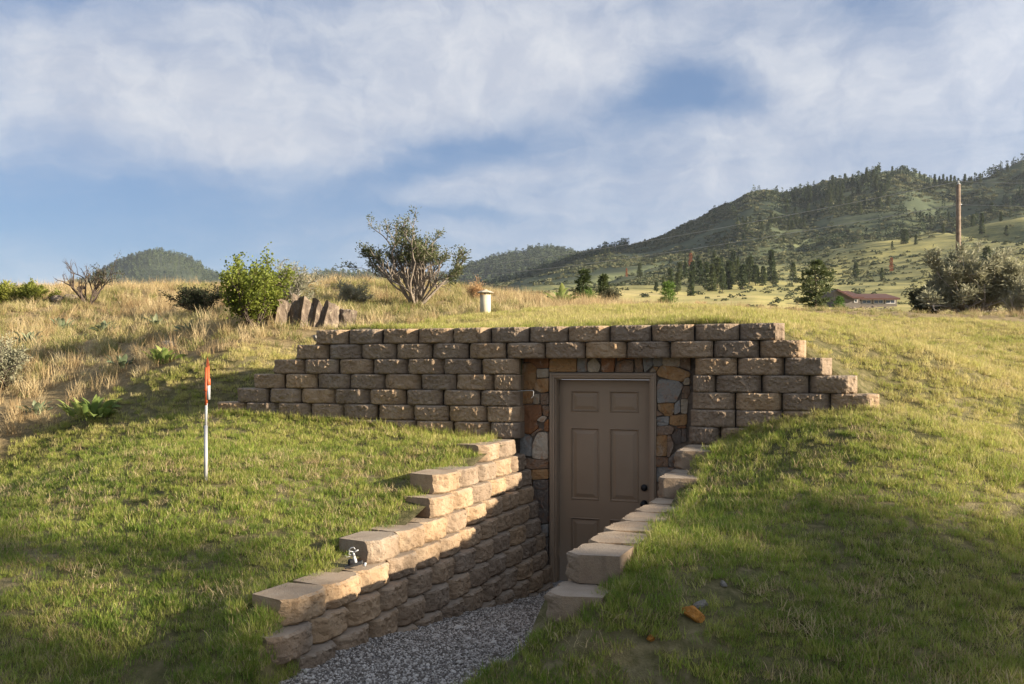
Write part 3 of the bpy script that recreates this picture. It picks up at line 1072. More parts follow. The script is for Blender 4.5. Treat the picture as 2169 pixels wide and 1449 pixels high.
traced([('G', [(42, 52), (85, 50), (75, 95), (50, 108)]), ('R', [(90, 50), (232, 45), (232, 110), (165, 110), (130, 75), (88, 75)]),
        ('O', [(53, 130), (75, 86), (130, 80), (158, 100), (155, 200), (135, 238), (56, 235)]), ('T', [(163, 116), (232, 114), (232, 164), (165, 168)]),
        ('O', [(160, 176), (232, 170), (232, 248), (190, 256), (146, 236)]), ('O', [(56, 245), (138, 240), (140, 300), (130, 320), (58, 320)]),
        ('T', [(145, 265), (181, 262), (179, 322), (142, 322)]), ('B', [(186, 262), (232, 256), (232, 325), (186, 325)]),
        ('R', [(58, 328), (188, 328), (190, 392), (158, 420), (172, 460), (120, 500), (60, 485)]), ('P', [(162, 417), (195, 390), (225, 400), (200, 432)]),
        ('B', [(195, 332), (232, 332), (232, 396), (200, 386)]), ('R', [(206, 430), (232, 408), (232, 484), (206, 480)]), ('B', [(125, 500), (178, 464), (202, 472), (160, 486), (140, 515)]),
        ('G', [(62, 495), (112, 504), (130, 520), (132, 630), (64, 620)]), ('P', [(136, 560), (165, 492), (222, 490), (227, 640), (200, 650), (136, 640)]),
        ('B', [(70, 638), (228, 656), (226, 700), (130, 704), (72, 690)]), ('O', [(112, 740), (135, 708), (228, 706), (232, 760), (140, 767)]),
        ('B', [(80, 700), (124, 710), (106, 745), (136, 770), (136, 850), (80, 850)]), ('D', [(145, 776), (230, 770), (230, 1020), (185, 1028), (145, 1010)]),
        ('D', [(90, 860), (138, 860), (140, 1010), (92, 1000)]), ('G', [(185, 1035), (230, 1030), (230, 1100), (190, 1104)]), ('D', [(100, 1015), (180, 1035), (184, 1110), (104, 1100)]),
        ('D', [(204, 1112), (230, 1110), (230, 1212), (206, 1202)]), ('B', [(110, 1118), (198, 1114), (200, 1208), (112, 1200)]), ('D', [(130, 1216), (230, 1220), (230, 1300), (130, 1300)]),
        ('B', [(150, 1308), (230, 1308), (230, 1366), (150, 1366)]), ('G', [(196, 1372), (240, 1370), (240, 1400), (196, 1400)])], 1080, 740, 2.783)
traced([('O', [(293, 312), (340, 298), (434, 300), (437, 376), (293, 376)]), ('G', [(444, 300), (502, 298), (494, 330), (496, 376), (441, 378)]),
        ('T', [(502, 326), (540, 300), (570, 340), (560, 378), (502, 376)]), ('R', [(576, 297), (648, 297), (640, 378), (576, 378)]),
        ('B', [(652, 332), (700, 312), (745, 317), (746, 378), (648, 378)]), ('R', [(656, 297), (748, 297), (749, 311), (700, 306), (658, 322)]),
        ('B', [(754, 297), (792, 300), (800, 378), (753, 378)]), ('G', [(798, 298), (848, 298), (850, 345), (812, 378), (806, 378)]), ('T', [(853, 352), (866, 350), (866, 380), (830, 380)])], 1050, 640, 2.552)
traced([('G', [(20, 105), (140, 100), (140, 215), (20, 215)]), ('T', [(145, 96), (366, 100), (366, 224), (145, 205)]), ('B', [(374, 98), (502, 98), (502, 268), (374, 228)]),
        ('O', [(25, 221), (96, 226), (62, 284), (25, 284)]), ('O', [(66, 290), (130, 208), (210, 202), (380, 248), (496, 300), (486, 360), (432, 355), (406, 414), (240, 385), (90, 340)]),
        ('T', [(436, 364), (497, 366), (497, 452), (416, 455), (416, 418)]), ('G', [(78, 470), (100, 386), (240, 393), (350, 407), (411, 470), (370, 560), (310, 680), (180, 676), (78, 686)]),
        ('B', [(416, 461), (494, 470), (492, 560), (462, 628), (384, 628), (398, 530)]), ('G', [(298, 700), (366, 640), (374, 800), (294, 836)]),
        ('T', [(376, 636), (468, 636), (458, 822), (380, 815)]), ('O', [(78, 692), (290, 690), (290, 780), (275, 850), (170, 855), (150, 820), (85, 770)]),
        ('B', [(72, 780), (155, 836), (72, 858)]), ('G', [(70, 865), (230, 857), (222, 970), (70, 976)]), ('O', [(240, 852), (454, 828), (452, 962), (310, 976), (232, 960)]),
        ('B', [(68, 985), (235, 972), (300, 1002), (265, 1086), (72, 1092)]), ('R', [(312, 982), (444, 970), (444, 1010), (330, 1006)]), ('D', [(257, 1105), (320, 1017), (380, 1022), (380, 1205), (300, 1214)]),
        ('D', [(386, 1020), (446, 1020), (446, 1180), (386, 1190)]), ('O', [(70, 1100), (205, 1096), (200, 1360), (66, 1365)]), ('B', [(210, 1096), (250, 1102), (292, 1230), (240, 1372), (206, 1372)]),
        ('B', [(66, 1374), (216, 1380), (216, 1500), (66, 1500)]), ('D', [(224, 1384), (400, 1240), (420, 1500), (224, 1500)]), ('G', [(64, 1508), (300, 1508), (300, 1680), (64, 1690)]),
        ('B', [(64, 1698), (300, 1690), (300, 1900), (64, 1900)]), ('D', [(64, 1908), (280, 1908), (280, 2150), (64, 2150)]), ('B', [(64, 2158), (260, 2158), (260, 2420), (64, 2420)]),
        ('D', [(64, 2428), (240, 2428), (240, 2700), (64, 2700)]), ('B', [(64, 2708), (220, 2708), (220, 3020), (64, 3020)])], 1380, 740, 6.033)

# ------------------------------------------------------------------ door
door = tag(empty('door', (FRX0, SY, 0.0)), 'closed taupe six-panel door in a wooden frame set into the stone facing', 'door')
FWID = FRX1 - FRX0
JW = 0.066
fr = MB()
fr.box(0, -0.035, -0.02, 0.052, 0.03, FRZ)
fr.box(FWID - 0.052, -0.035, -0.02, FWID, 0.03, FRZ)
fr.box(0.052, -0.034, FRZ - 0.052, FWID - 0.052, 0.03, FRZ - 0.001)
fr.box(0.0515, -0.018, -0.02, JW, 0.16, FRZ - 0.053)
fr.box(FWID - JW, -0.018, -0.02, FWID - 0.0515, 0.16, FRZ - 0.053)
fr.box(JW, -0.017, FRZ - JW, FWID - JW, 0.16, FRZ - 0.0525)
bevel(fr.build('frame', MAT['frame'], door), 0.006)
fr = MB()
fr.box(0.012, -0.046, -0.02, 0.03, -0.034, FRZ - 0.012)
fr.box(FWID - 0.03, -0.046, -0.02, FWID - 0.012, -0.034, FRZ - 0.012)
fr.box(0.03, -0.0455, FRZ - 0.03, FWID - 0.03, -0.0335, FRZ - 0.0125)
bevel(fr.build('frame_moulding', MAT['frame'], door), 0.004)
DX0, DX1, DZ0, DZ1 = JW + 0.003, FWID - JW - 0.003, 0.03, FRZ - JW - 0.004
DY = 0.075                                             # slab face
# six panels: real openings in the slab, each with a raised field
DW = DX1 - DX0
xs = [DX0, DX0 + 0.115, DX0 + 0.400, DX1 - 0.400, DX1 - 0.115, DX1]
sc_z = (DZ1 - DZ0) / 2.03
zs = [DZ0] + [DZ0 + q * sc_z for q in (0.23, 0.80, 0.98, 1.60, 1.72, 1.905)] + [DZ1]
zs = [DZ0, DZ0 + 0.20, DZ0 + 0.62, DZ0 + 0.79, DZ0 + 1.485, DZ0 + 1.635, DZ0 + 1.84, DZ1]
sl = MB()
for a in range(5):
    for b in range(7):
        if a in (1, 3) and b in (1, 3, 5):
            continue
        sl.add([(xs[a], DY, zs[b]), (xs[a + 1], DY, zs[b]), (xs[a + 1], DY, zs[b + 1]), (xs[a], DY, zs[b + 1])], [(0, 1, 2, 3)])
sl.box(DX0, DY + 0.013, DZ0, DX1, DY + 0.045, DZ1)
for (za, zb) in ((DZ0, DZ1),):
    sl.add([(DX0, DY, za), (DX0, DY + 0.013, za), (DX0, DY + 0.013, zb), (DX0, DY, zb)], [(0, 1, 2, 3)])
    sl.add([(DX1, DY, za), (DX1, DY + 0.013, za), (DX1, DY + 0.013, zb), (DX1, DY, zb)], [(3, 2, 1, 0)])
    sl.add([(DX0, DY, zb), (DX1, DY, zb), (DX1, DY + 0.013, zb), (DX0, DY + 0.013, zb)], [(0, 1, 2, 3)])
sl.build('door_slab', MAT['door'], door)
for a in (1, 3):
    for b in (1, 3, 5):
        x0, x1, z0, z1 = xs[a], xs[a + 1], zs[b], zs[b + 1]
        pm = MB()

        def ring(i, y):
            return [(x0 + i, y, z0 + i), (x1 - i, y, z0 + i), (x1 - i, y, z1 - i), (x0 + i, y, z1 - i)]
        steps = [(0.0, DY), (0.008, DY - 0.006), (0.017, DY + 0.011), (0.024, DY + 0.012), (0.060, DY + 0.0005)]
        vs = [p for i, y in steps for p in ring(i, y)]
        fs = [(r * 4 + i, r * 4 + (i + 1) % 4, r * 4 + 4 + (i + 1) % 4, r * 4 + 4 + i) for r in range(4) for i in range(4)] + [(16, 17, 18, 19)]
        pm.add(vs, fs)
        pm.build('panel', MAT['door'], door)
kx = DX1 - 0.065


def along_y(prof, x, z, n=20):
    m = MB()
    m.lathe(prof, n)
    m.v = [(x + p[0], DY - p[2], z + p[1]) for p in m.v]
    return m


along_y([(0.032, 0), (0.033, 0.006), (0.014, 0.012), (0.012, 0.03), (0.024, 0.04), (0.029, 0.052), (0.026, 0.064), (0.012, 0.07)], kx, 0.815).build('knob', MAT['black'], door, True)
along_y([(0.031, 0), (0.032, 0.012), (0.026, 0.022), (0.010, 0.024)], kx, 0.965).build('deadbolt', MAT['black'], door, True)
th = MB()
th.box(0.0, -0.10, -0.06, FWID, 0.14, 0.028)
bevel(th.build('threshold', m_simple('grey_sill', (0.22, 0.21, 0.195), 0.7, 0.15, 12), door), 0.012)
for z in (0.25, 1.0, 1.75):
    hg = MB()
    hg.tube([(DX0 - 0.002, DY - 0.006, z), (DX0 - 0.002, DY - 0.006, z + 0.09)], 0.006, 8)
    hg.build('hinge', MAT['frame'], door)

# little wire bracket in the joint beside the opening
hk = MB()
a = on_face(1100, 829, 8.36); b = on_face(1128, 827, 8.36); c_ = on_face(1131, 838, 8.36); d_ = on_face(1127, 843, 8.36)
hk.tube([(a[0] - 0.03, 8.40, a[1]), (a[0], 8.37, a[1] + 0.004), (b[0], 8.35, b[1]), (c_[0], 8.345, b[1] - 0.008), (c_[0], 8.345, c_[1]), (d_[0], 8.345, d_[1])], 0.0032, 6)
tag(hk.build('wire_hook', MAT['steel']), 'bent galvanised wire hook sticking out of the wall joint by the stone facing', 'hook')
# ---- trees out of the frame beside the lawn: they throw the long evening shade over it
SHADE_TREES = [(34.0, 3.3, 15.5, 'tall pine in the row beyond the lawn, level with the gravel path'),
               (36.0, -3.4, 14.0, 'tall pine in the row beyond the lawn, level with the camera'),
               (31.0, -7.5, 13.0, 'tall pine beside the lawn behind the camera'),
               (15.0, 5.9, 3.0, 'slim young pine on the lawn out of the frame'),
               (17.0, 8.6, 2.2, 'small young pine on the upper lawn out of the frame'),
               (26.0, 13.4, 4.6, 'stout pine at the far lawn edge out of the frame')]
# ------------------------------------------------------------------ plants: shared builders
def quads_leaves(pos, dirs, ln, wd, rs, droop=0.2, kind='diamond'):
    """leaf faces: pos (N,3), dirs (N,3) unit; returns verts, [quads]"""
    n = len(pos)
    dirs = dirs / np.maximum(np.linalg.norm(dirs, axis=1, keepdims=True), 1e-6)
    rnd = rs.normal(size=(n, 3))
    side = np.cross(dirs, rnd)
    side /= np.maximum(np.linalg.norm(side, axis=1, keepdims=True), 1e-6)
    nor = np.cross(side, dirs)
    L = (ln * rs.uniform(0.7, 1.25, n))[:, None]
    W = (wd * rs.uniform(0.7, 1.25, n))[:, None]
    a = pos
    b = pos + dirs * L * 0.5 + side * W * 0.5 + nor * L * 0.06
    c = pos + dirs * L - np.array([0, 0, 1.0]) * L * droop
    d = pos + dirs * L * 0.5 - side * W * 0.5 + nor * L * 0.06
    v = np.stack([a, b, c, d], 1).reshape(-1, 3)
    f = np.arange(4 * n).reshape(n, 4)
    return v, f


def grow(rs, base, stems, length, spread, levels=3, radius=0.03, up=0.35, wob=0.25, kids=3, shrink=0.62, steps=5, lean=(0, 0)):
    """recursive branching; returns (MB of wood, list of twig polylines)"""
    mb = MB()
    twigs = []

    def branch(p, d, L, r, lev):
        pts = [p.copy()]
        dd = d.copy()
        for i in range(steps):
            dd = (dd + Vector((rs.gauss(0, wob), rs.gauss(0, wob), rs.gauss(0, wob * 0.6) + up * 0.3))).normalized()
            p = p + dd * (L / steps)
            pts.append(p.copy())
        r1 = r * (0.55 if lev > 1 else 0.3)
        mb.tube(pts, [r + (r1 - r) * i / steps for i in range(steps + 1)], 6 if lev == levels else (4 if lev > 1 else 3), cap=False)
        if lev == 1:
            twigs.append(pts)
            return
        if lev == 2:
            twigs.append(pts[steps // 2:])
        for k in range(kids + (1 if rs.random() < 0.4 else 0)):
            i = rs.randint(max(1, steps // 2 - 1), steps)
            q = pts[i]
            base_d = (pts[i] - pts[i - 1]).normalized()
            a = Vector((rs.gauss(0, 1), rs.gauss(0, 1), rs.gauss(0, 0.8) + 0.3)).normalized()
            nd = (base_d + a * rs.uniform(0.5, 0.95)).normalized()
            branch(q, nd, L * shrink * rs.uniform(0.75, 1.2), r1 + (r - r1) * (1 - i / steps) * 0.7, lev - 1)

    for s in range(stems):
        az = 2 * math.pi * (s + rs.random() * 0.7) / stems
        sp = spread * rs.uniform(0.35, 1.0)
        d = Vector((math.cos(az) * sp + lean[0], math.sin(az) * sp + lean[1], 1.0)).normalized()
        branch(Vector(base) + Vector((math.cos(az), math.sin(az), 0)) * radius, d, length * rs.uniform(0.75, 1.1), radius * rs.uniform(0.6, 1), levels)
    return mb, twigs


def leaves_on(twigs, rs, per, ln, wd, spread=0.04, keep=lambda p: True, upbias=0.4, tipbias=1.0):
    pos, dirs = [], []
    for tw in twigs:
        for k in range(per):
            t = rs.random() ** (1 / tipbias) * (len(tw) - 1)
            i = min(int(t), len(tw) - 2)
            p = tw[i].lerp(tw[i + 1], t - i)
            if not keep(p):
                continue
            o = Vector((rs.gauss(0, 1), rs.gauss(0, 1), rs.gauss(0, 1)))
            pos.append(p + o * spread * rs.random())
            d = (tw[i + 1] - tw[i]).normalized() * 0.6 + o.normalized() * 0.8 + Vector((0, 0, upbias))
            dirs.append(d)
    pos = np.array([tuple(p) for p in pos]); dirs = np.array([tuple(p) for p in dirs])
    return quads_leaves(pos, dirs, ln, wd, np.random.default_rng(rs.randrange(10 ** 6)))


def shrub(name, label, cat, loc, rs_seed, bark, leaf, stems, length, spread, levels, radius, per, ln, wd, group=None, squash=(1, 1, 1), rz=0.0,
          leaf_name='foliage', sink=0.03, **kw):
    rs = random.Random(rs_seed)
    keep = kw.pop('keep', lambda p: True)
    sp = kw.pop('leafspread', 0.04)
    tip = kw.pop('tipbias', 1.0)
    root = empty(name, (loc[0], loc[1], loc[2] - sink), rz)
    root.scale = squash
    mb, tw = grow(rs, (0, 0, 0), stems, length, spread, levels, radius, **kw)
    mb.build('stems', bark, root)
    if per:
        v, f = leaves_on(tw, rs, per, ln, wd, sp, keep, tipbias=tip)
        link_mesh(leaf_name, np_mesh(leaf_name, v, [f], leaf), root)
    return tag(root, label, cat, group)


def copy_tree(o, parent=None):
    c = o.copy()
    COL.objects.link(c)
    c.parent = parent
    for ch in o.children:
        copy_tree(ch, c)
    return c


MAT['leaf_bitter'] = m_leaf('bitterbrush_leaf', [(0.075, 0.088, 0.038), (0.14, 0.15, 0.062), (0.21, 0.21, 0.095)], 0.3, 6.0)
MAT['leaf_bright'] = m_leaf('bright_currant_leaf', [(0.085, 0.115, 0.018), (0.165, 0.195, 0.030), (0.27, 0.27, 0.055)], 0.35, 7.0)
MAT['leaf_sage'] = m_leaf('sagebrush_leaf', [(0.165, 0.165, 0.105), (0.265, 0.26, 0.165), (0.38, 0.36, 0.24)], 0.3, 5.0)
MAT['leaf_dark'] = m_leaf('dark_scrub_leaf', [(0.035, 0.042, 0.020), (0.06, 0.065, 0.032), (0.10, 0.095, 0.05)], 0.2, 6.0)
MAT['leaf_balsam'] = m_leaf('balsamroot_leaf', [(0.12, 0.18, 0.045), (0.20, 0.25, 0.065), (0.33, 0.33, 0.11)], 0.4, 4.0, 0.6)
MAT['leaf_grey'] = m_leaf('grey_green_leaf', [(0.11, 0.145, 0.075), (0.17, 0.20, 0.11), (0.26, 0.27, 0.16)], 0.3, 4.0, 0.6)
MAT['needle'] = m_leaf('pine_needle', [(0.040, 0.058, 0.020), (0.062, 0.082, 0.028), (0.105, 0.118, 0.042)], 0.2, 1.4, 0.6, 0.35)
MAT['needle_bright'] = m_leaf('young_pine_needle', [(0.07, 0.13, 0.025), (0.12, 0.19, 0.035), (0.19, 0.25, 0.06)], 0.3, 3.0)
MAT['needle_red'] = m_leaf('dead_red_needle', [(0.24, 0.085, 0.035), (0.33, 0.13, 0.055)], 0.2, 1.0)
MAT['dry_red'] = m_leaf('dry_rusty_stalks', [(0.26, 0.135, 0.06), (0.40, 0.25, 0.12), (0.48, 0.33, 0.17)], 0.3, 3.0)


def gnd(px, d):
    q = P(px, YH, d)
    return Vector((q.x, q.y, Hs(q.x, q.y)))


# ---- shrubs and trees that stand alone
shrub('bitterbrush', 'tall fan-shaped grey-twigged bush with olive leaves rising behind the wall', 'bush', gnd(880, 16.0), 3, MAT['bark_mid'], MAT['leaf_bitter'],
      15, 0.80, 0.92, 4, 0.030, 24, 0.048, 0.018, up=0.25, wob=0.17, kids=3, shrink=0.60, leafspread=0.04, keep=lambda p: p.z > 0.42 and (p.z > 0.75 or abs(p.x) > 0.5), squash=(1.12, 1.0, 1.02))
shrub('dead_shrub', 'nearly bare dead shrub on the crest in front of the round mountain', 'bush', gnd(188, 20.0), 12, MAT['bark_dark'], MAT['leaf_dark'],
      6, 0.50, 0.85, 4, 0.022, 7, 0.035, 0.016, up=0.12, wob=0.22, kids=3, keep=lambda p: p.x > 0.14 and p.z > 0.25, squash=(1.05, 1.0, 1.45))
sh = shrub('currant_bush', 'bright green leafy bush growing against the slab rocks', 'bush', gnd(535, 12.9), 21, MAT['bark_dark'], MAT['leaf_bright'],
      13, 0.50, 0.66, 4, 0.016, 22, 0.036, 0.030, up=0.25, wob=0.20, kids=3, leafspread=0.055, squash=(1.12, 0.95, 1.08))
shrub('dark_scrub', 'low dark scrub bush on the crest beside the bright green bush', 'bush', gnd(425, 17.5), 31, MAT['bark_dark'], MAT['leaf_dark'],
      10, 0.40, 1.3, 3, 0.014, 24, 0.045, 0.016, up=0.15, kids=4, squash=(1.45, 1.0, 0.95))
shrub('sagebrush', 'grey twiggy sagebrush low behind the slab rocks', 'bush', gnd(620, 15.0), 33, MAT['bark_grey'], MAT['leaf_sage'],
      7, 0.46, 0.7, 3, 0.018, 30, 0.045, 0.014, up=0.3, kids=4)
shrub('sagebrush', 'low grey sagebrush in the dry grass between the slab rocks and the fan-shaped bush', 'bush', gnd(742, 16.5), 35, MAT['bark_grey'], MAT['leaf_sage'],
      8, 0.30, 1.1, 3, 0.014, 22, 0.045, 0.014, up=0.2, kids=4)
shrub('sagebrush', 'dark sagebrush cut by the picture edge on the dry slope', 'bush', gnd(4, 12.6), 37, MAT['bark_dark'], MAT['leaf_sage'],
      8, 0.42, 0.8, 3, 0.02, 30, 0.045, 0.014, up=0.3, kids=4, squash=(0.9, 0.9, 1.1))
shrub('green_shrub', 'leafy green shrub on the crest at the edge of the picture', 'bush', gnd(20, 20.5), 39, MAT['bark_dark'], MAT['leaf_bright'],
      8, 0.36, 0.8, 3, 0.015, 34, 0.04, 0.03, up=0.25, kids=4)
shrub('green_shrub', 'rounded green shrub on the crest short of the dead shrub', 'bush', gnd(78, 20.5), 41, MAT['bark_dark'], MAT['leaf_bright'],
      8, 0.32, 0.9, 3, 0.015, 34, 0.04, 0.03, up=0.25, kids=4)
shrub('dry_weed', 'rusty dry weed bush beside the concrete vent', 'plant', gnd(1012, 18.5), 43, MAT['dry_red'], MAT['dry_red'],
      12, 0.26, 0.8, 3, 0.006, 16, 0.03, 0.012, up=0.2, kids=4)
# the great sagebrush by the pole, in one root with several limbs
shrub('sagebrush', 'great spreading sagebrush below the utility pole', 'bush', gnd(2062, 22.0), 51, MAT['bark_grey'], MAT['leaf_sage'],
      15, 0.80, 1.5, 4, 0.030, 30, 0.085, 0.024, up=0.30, wob=0.22, kids=4, shrink=0.58, leafspread=0.05, keep=lambda p: p.z > 0.28, squash=(1.4, 1.1, 1.25))
shrub('dark_juniper', 'dark upright juniper bush leaning against the great sagebrush', 'bush', gnd(1962, 23.0), 53, MAT['bark_dark'], MAT['leaf_dark'],
      7, 0.62, 0.55, 3, 0.03, 60, 0.07, 0.028, up=0.35, kids=4, leafspread=0.08)
shrub('sagebrush', 'grey sagebrush at the picture edge beyond the great one', 'bush', gnd(2172, 21.0), 55, MAT['bark_grey'], MAT['leaf_sage'],
      9, 0.70, 0.9, 3, 0.03, 40, 0.07, 0.018, up=0.3, kids=4, leafspread=0.06)
shrub('young_bush', 'round fresh green bush at the far lawn edge', 'bush', gnd(1243, 24.0), 57, MAT['bark_dark'], MAT['needle_bright'],
      10, 0.24, 0.8, 3, 0.012, 46, 0.05, 0.012, up=0.3, kids=4, leafspread=0.05)
shrub('dark_scrub', 'dark twiggy bush beside the round fresh green bush', 'bush', gnd(1291, 24.5), 59, MAT['bark_grey'], MAT['leaf_dark'],
      9, 0.22, 1.0, 3, 0.012, 40, 0.05, 0.014, up=0.2, kids=4, leafspread=0.05)
shrub('dry_weed', 'tan dry weed bush at the lawn edge past the young pine', 'plant', gnd(1478, 26.0), 61, MAT['dry_red'], MAT['dry_red'],
      12, 0.24, 1.1, 3, 0.006, 20, 0.04, 0.014, up=0.15, kids=4)
shrub('green_shrub', 'low leafy green shrub at the lawn edge past the young pine', 'bush', gnd(1510, 25.0), 63, MAT['bark_dark'], MAT['leaf_bright'],
      8, 0.14, 1.1, 3, 0.01, 30, 0.05, 0.03, up=0.2, kids=4)


# ---- conifers
def conifer_meshes(seed, h, r, trunk_r, whorls, per, clump, needles, leaf, gap=0.12, ragged=0.3, taper=1.0, droop=0.15, nl=0.10, nw=0.04, trunkmat=None):
    """needle clumps along whorled limbs; returns (trunk mesh, crown mesh)"""
    rs = random.Random(seed)
    g = np.random.default_rng(seed)
    mb = MB()
    k = 7
    pts = [Vector((rs.gauss(0, 0.008) * h, rs.gauss(0, 0.008) * h, h * i / k)) for i in range(k + 1)]
    mb.tube(pts, [trunk_r * (1 - 0.92 * i / k) for i in range(k + 1)], 6, cap=False)
    pos, dirs = [], []
    for wI in range(whorls):
        f = gap + (1 - gap) * (wI + rs.random() * 0.6) / whorls
        rad = r * ((1 - f) ** taper * 0.95 + 0.05) * rs.uniform(1 - ragged, 1 + ragged * 0.5)
        if f < gap + 0.12:
            rad *= 0.7
        z = f * h
        for b in range(per):
            a = rs.random() * 2 * math.pi
            rr = rad * rs.uniform(0.65, 1.1)
            d = Vector((math.cos(a), math.sin(a), rs.uniform(-droop, 0.25)))
            tip = Vector((0, 0, z)) + d * rr
            mb.tube([Vector((0, 0, z)), tip], [trunk_r * 0.22 * (1 - f) + 0.004 * h / 10, 0.002 * h / 10], 3, cap=False)
            for c in range(clump):
                t = rs.uniform(0.30, 1.0)
                q = Vector((0, 0, z)) + d * rr * t
                for nI in range(needles):
                    o = Vector((rs.gauss(0, 1), rs.gauss(0, 1), rs.gauss(0, 0.6)))
                    pos.append(tuple(q + o * nl * h * 0.32))
                    dirs.append(tuple(d * 0.5 + o * 0.7 + Vector((0, 0, 0.45))))
    for nI in range(needles * 3):
        pos.append((rs.gauss(0, 0.012 * h), rs.gauss(0, 0.012 * h), h * rs.uniform(0.9, 0.985)))
        dirs.append((rs.gauss(0, 0.5), rs.gauss(0, 0.5), 1.0))
    v, fcs = quads_leaves(np.array(pos), np.array(dirs), nl * h, nw * h, g, 0.05)
    crown = np_mesh('crown', v, [fcs], leaf)
    tm = bpy.data.meshes.new('trunk')
    tm.from_pydata(mb.v, [], mb.f)
    tm.validate()
    tm.materials.append(trunkmat or MAT['bark_dark'])
    return tm, crown


def tree(name, label, loc, meshes, scale=1.0, rz=0.0, group=None, cat='tree', sq=1.0):
    root = empty(name, loc, rz)
    root.scale = (scale * sq, scale * sq, scale)
    link_mesh('trunk', meshes[0], root)
    link_mesh('crown', meshes[1], root)
    return tag(root, label, cat, group)


tree('pine_tree', 'spreading dark pine standing by the red-roofed house', gnd(1727, 48.0) - Vector((0, 0, 0.15)),
     conifer_meshes(5, 3.05, 1.38, 0.09, 13, 6, 9, 6, MAT['needle'], gap=0.16, ragged=0.55, taper=0.42, droop=0.05, nl=0.055, nw=0.020))
tree('young_pine', 'small pine overlapping the spreading dark pine near the red-roofed house', gnd(1777, 46.0) - Vector((0, 0, 0.05)),
     conifer_meshes(6, 1.15, 0.55, 0.035, 8, 6, 6, 5, MAT['needle_bright'], gap=0.25, ragged=0.3, taper=0.6, nl=0.10, nw=0.022))
tree('young_pine', 'bright green young pine at the far lawn edge', gnd(1416, 27.0) - Vector((0, 0, 0.05)),
     conifer_meshes(8, 0.92, 0.36, 0.02, 9, 7, 6, 5, MAT['needle_bright'], gap=0.03, ragged=0.25, taper=0.6, nl=0.11, nw=0.020))
tree('pine_tree', 'dark bushy pine beyond the round fresh green bush', gnd(1236, 60.0),
     conifer_meshes(9, 3.0, 0.72, 0.08, 10, 6, 6, 6, MAT['needle'], gap=0.22, ragged=0.4, taper=0.4, nl=0.075, nw=0.028))
tree('pine_tree', 'slim dark pine behind the dark twiggy bush', gnd(1279, 70.0),
     conifer_meshes(10, 3.2, 0.75, 0.08, 12, 6, 5, 6, MAT['needle'], gap=0.08, ragged=0.3, taper=0.85, nl=0.075, nw=0.028))

PINES = [conifer_meshes(60 + i, 10.0, rr, 0.16, 17, 6, 4, 5, MAT['needle'], gap=g_, ragged=0.42, taper=tp, nl=0.060, nw=0.030)
         for i, (rr, g_, tp) in enumerate([(2.6, 0.05, 1.15), (2.9, 0.10, 0.95), (2.2, 0.04, 1.25), (3.0, 0.15, 0.8), (2.5, 0.08, 1.05)])]
RED = conifer_meshes(80, 10.0, 2.3, 0.16, 13, 5, 3, 4, MAT['needle_red'], gap=0.12, ragged=0.5, taper=1.0, nl=0.065, nw=0.03)


def far_pine(px, py, hpx, label, group=None, mesh=None, d=None, name='pine_tree'):
    """a pine whose foot shows at (px, py) and which is hpx photo pixels tall"""
    if d is None:
        q, dd = hit(px, py)
    else:
        q, dd = gnd(px, d), d
    s = hpx / FPX * dd / 10.0
    k = random.randrange(len(PINES))
    return tree(name, label, q - Vector((0, 0, 0.3 * s)), mesh or PINES[k], s, random.random() * 6.28, group, sq=random.uniform(0.85, 1.2))


far_pine(1634, 597, 68, 'tallest dark pine standing at the edge of the pine stand in the valley')
far_pine(2090, 605, 82, 'dark spire-shaped pine showing through the great sagebrush')
far_pine(1813, 590, 34, 'single pine on the golden slope nearest the spreading dark pine')
far_pine(1868, 595, 28, 'bushy pine on the golden slope beside the small red pine')
far_pine(1888, 578, 32, 'small red dead pine on the golden slope', mesh=RED)
far_pine(1463, 566, 30, 'red dead pine at the edge of the valley stand', mesh=RED)
far_pine(1327, 588, 20, 'faded red dead pine low on the slope beyond the round green bush', mesh=RED)
far_pine(1355, 590, 34, 'lone pine between the faded red pine and the valley stand')
far_pine(1680, 592, 38, 'pine on the golden slope just behind the spreading dark pine')
far_pine(1835, 376, 20, 'flat-topped lone pine on the rounded summit')
far_pine(1860, 370, 20, 'bushy twin pine on the rounded summit beside the flat-topped one')
far_pine(1456, 488, 16, 'lone pine on the skyline low on the shoulder of the hill')
far_pine(2080, 500, 44, 'tall pine on the flank just past the utility pole')
random.seed(21)
for px, py, hp in [(1392, 618, 24), (1405, 612, 34), (1420, 612, 52), (1440, 596, 44), (1452, 588, 40), (1470, 600, 58), (1482, 606, 62), (1495, 612, 60), (1508, 616, 62),
                   (1520, 610, 68), (1532, 616, 58), (1543, 612, 62), (1553, 604, 52), (1562, 600, 56), (1572, 612, 50), (1585, 600, 56), (1598, 606, 46), (1606, 598, 38),
                   (1618, 606, 40), (1512, 570, 36), (1548, 558, 34), (1556, 562, 30), (1530, 575, 38), (1478, 575, 34), (1450, 570, 30), (1566, 566, 26), (1590, 560, 22), (1640, 606, 30), (1434, 626, 44), (1462, 628, 50)]:
    far_pine(px + random.uniform(-3, 3), py + random.uniform(-2, 4), hp * random.uniform(0.85, 1.1), 'dark green pine in the dense stand on the valley floor', 'pines of the valley stand')
for i in range(46):
    px = random.uniform(1660, 1890)
    py = random.uniform(0, 1)
    lo = np.interp(px, [1660, 1760, 1890], [468, 452, 462])
    hi = np.interp(px, [1660, 1760, 1890], [425, 405, 385])
    far_pine(px, lo + (hi - lo) * py, random.uniform(20, 34), 'pine in the wood filling the hollow below the rounded summit', 'pines below the summit')
for i in range(26):
    px = random.uniform(1560, 1720)
    far_pine(px, np.interp(px, [1560, 1720], [486, 478]) + random.uniform(-10, 10), random.uniform(14, 24), 'small pine in the line across the middle of the hill', 'pines across the hill')
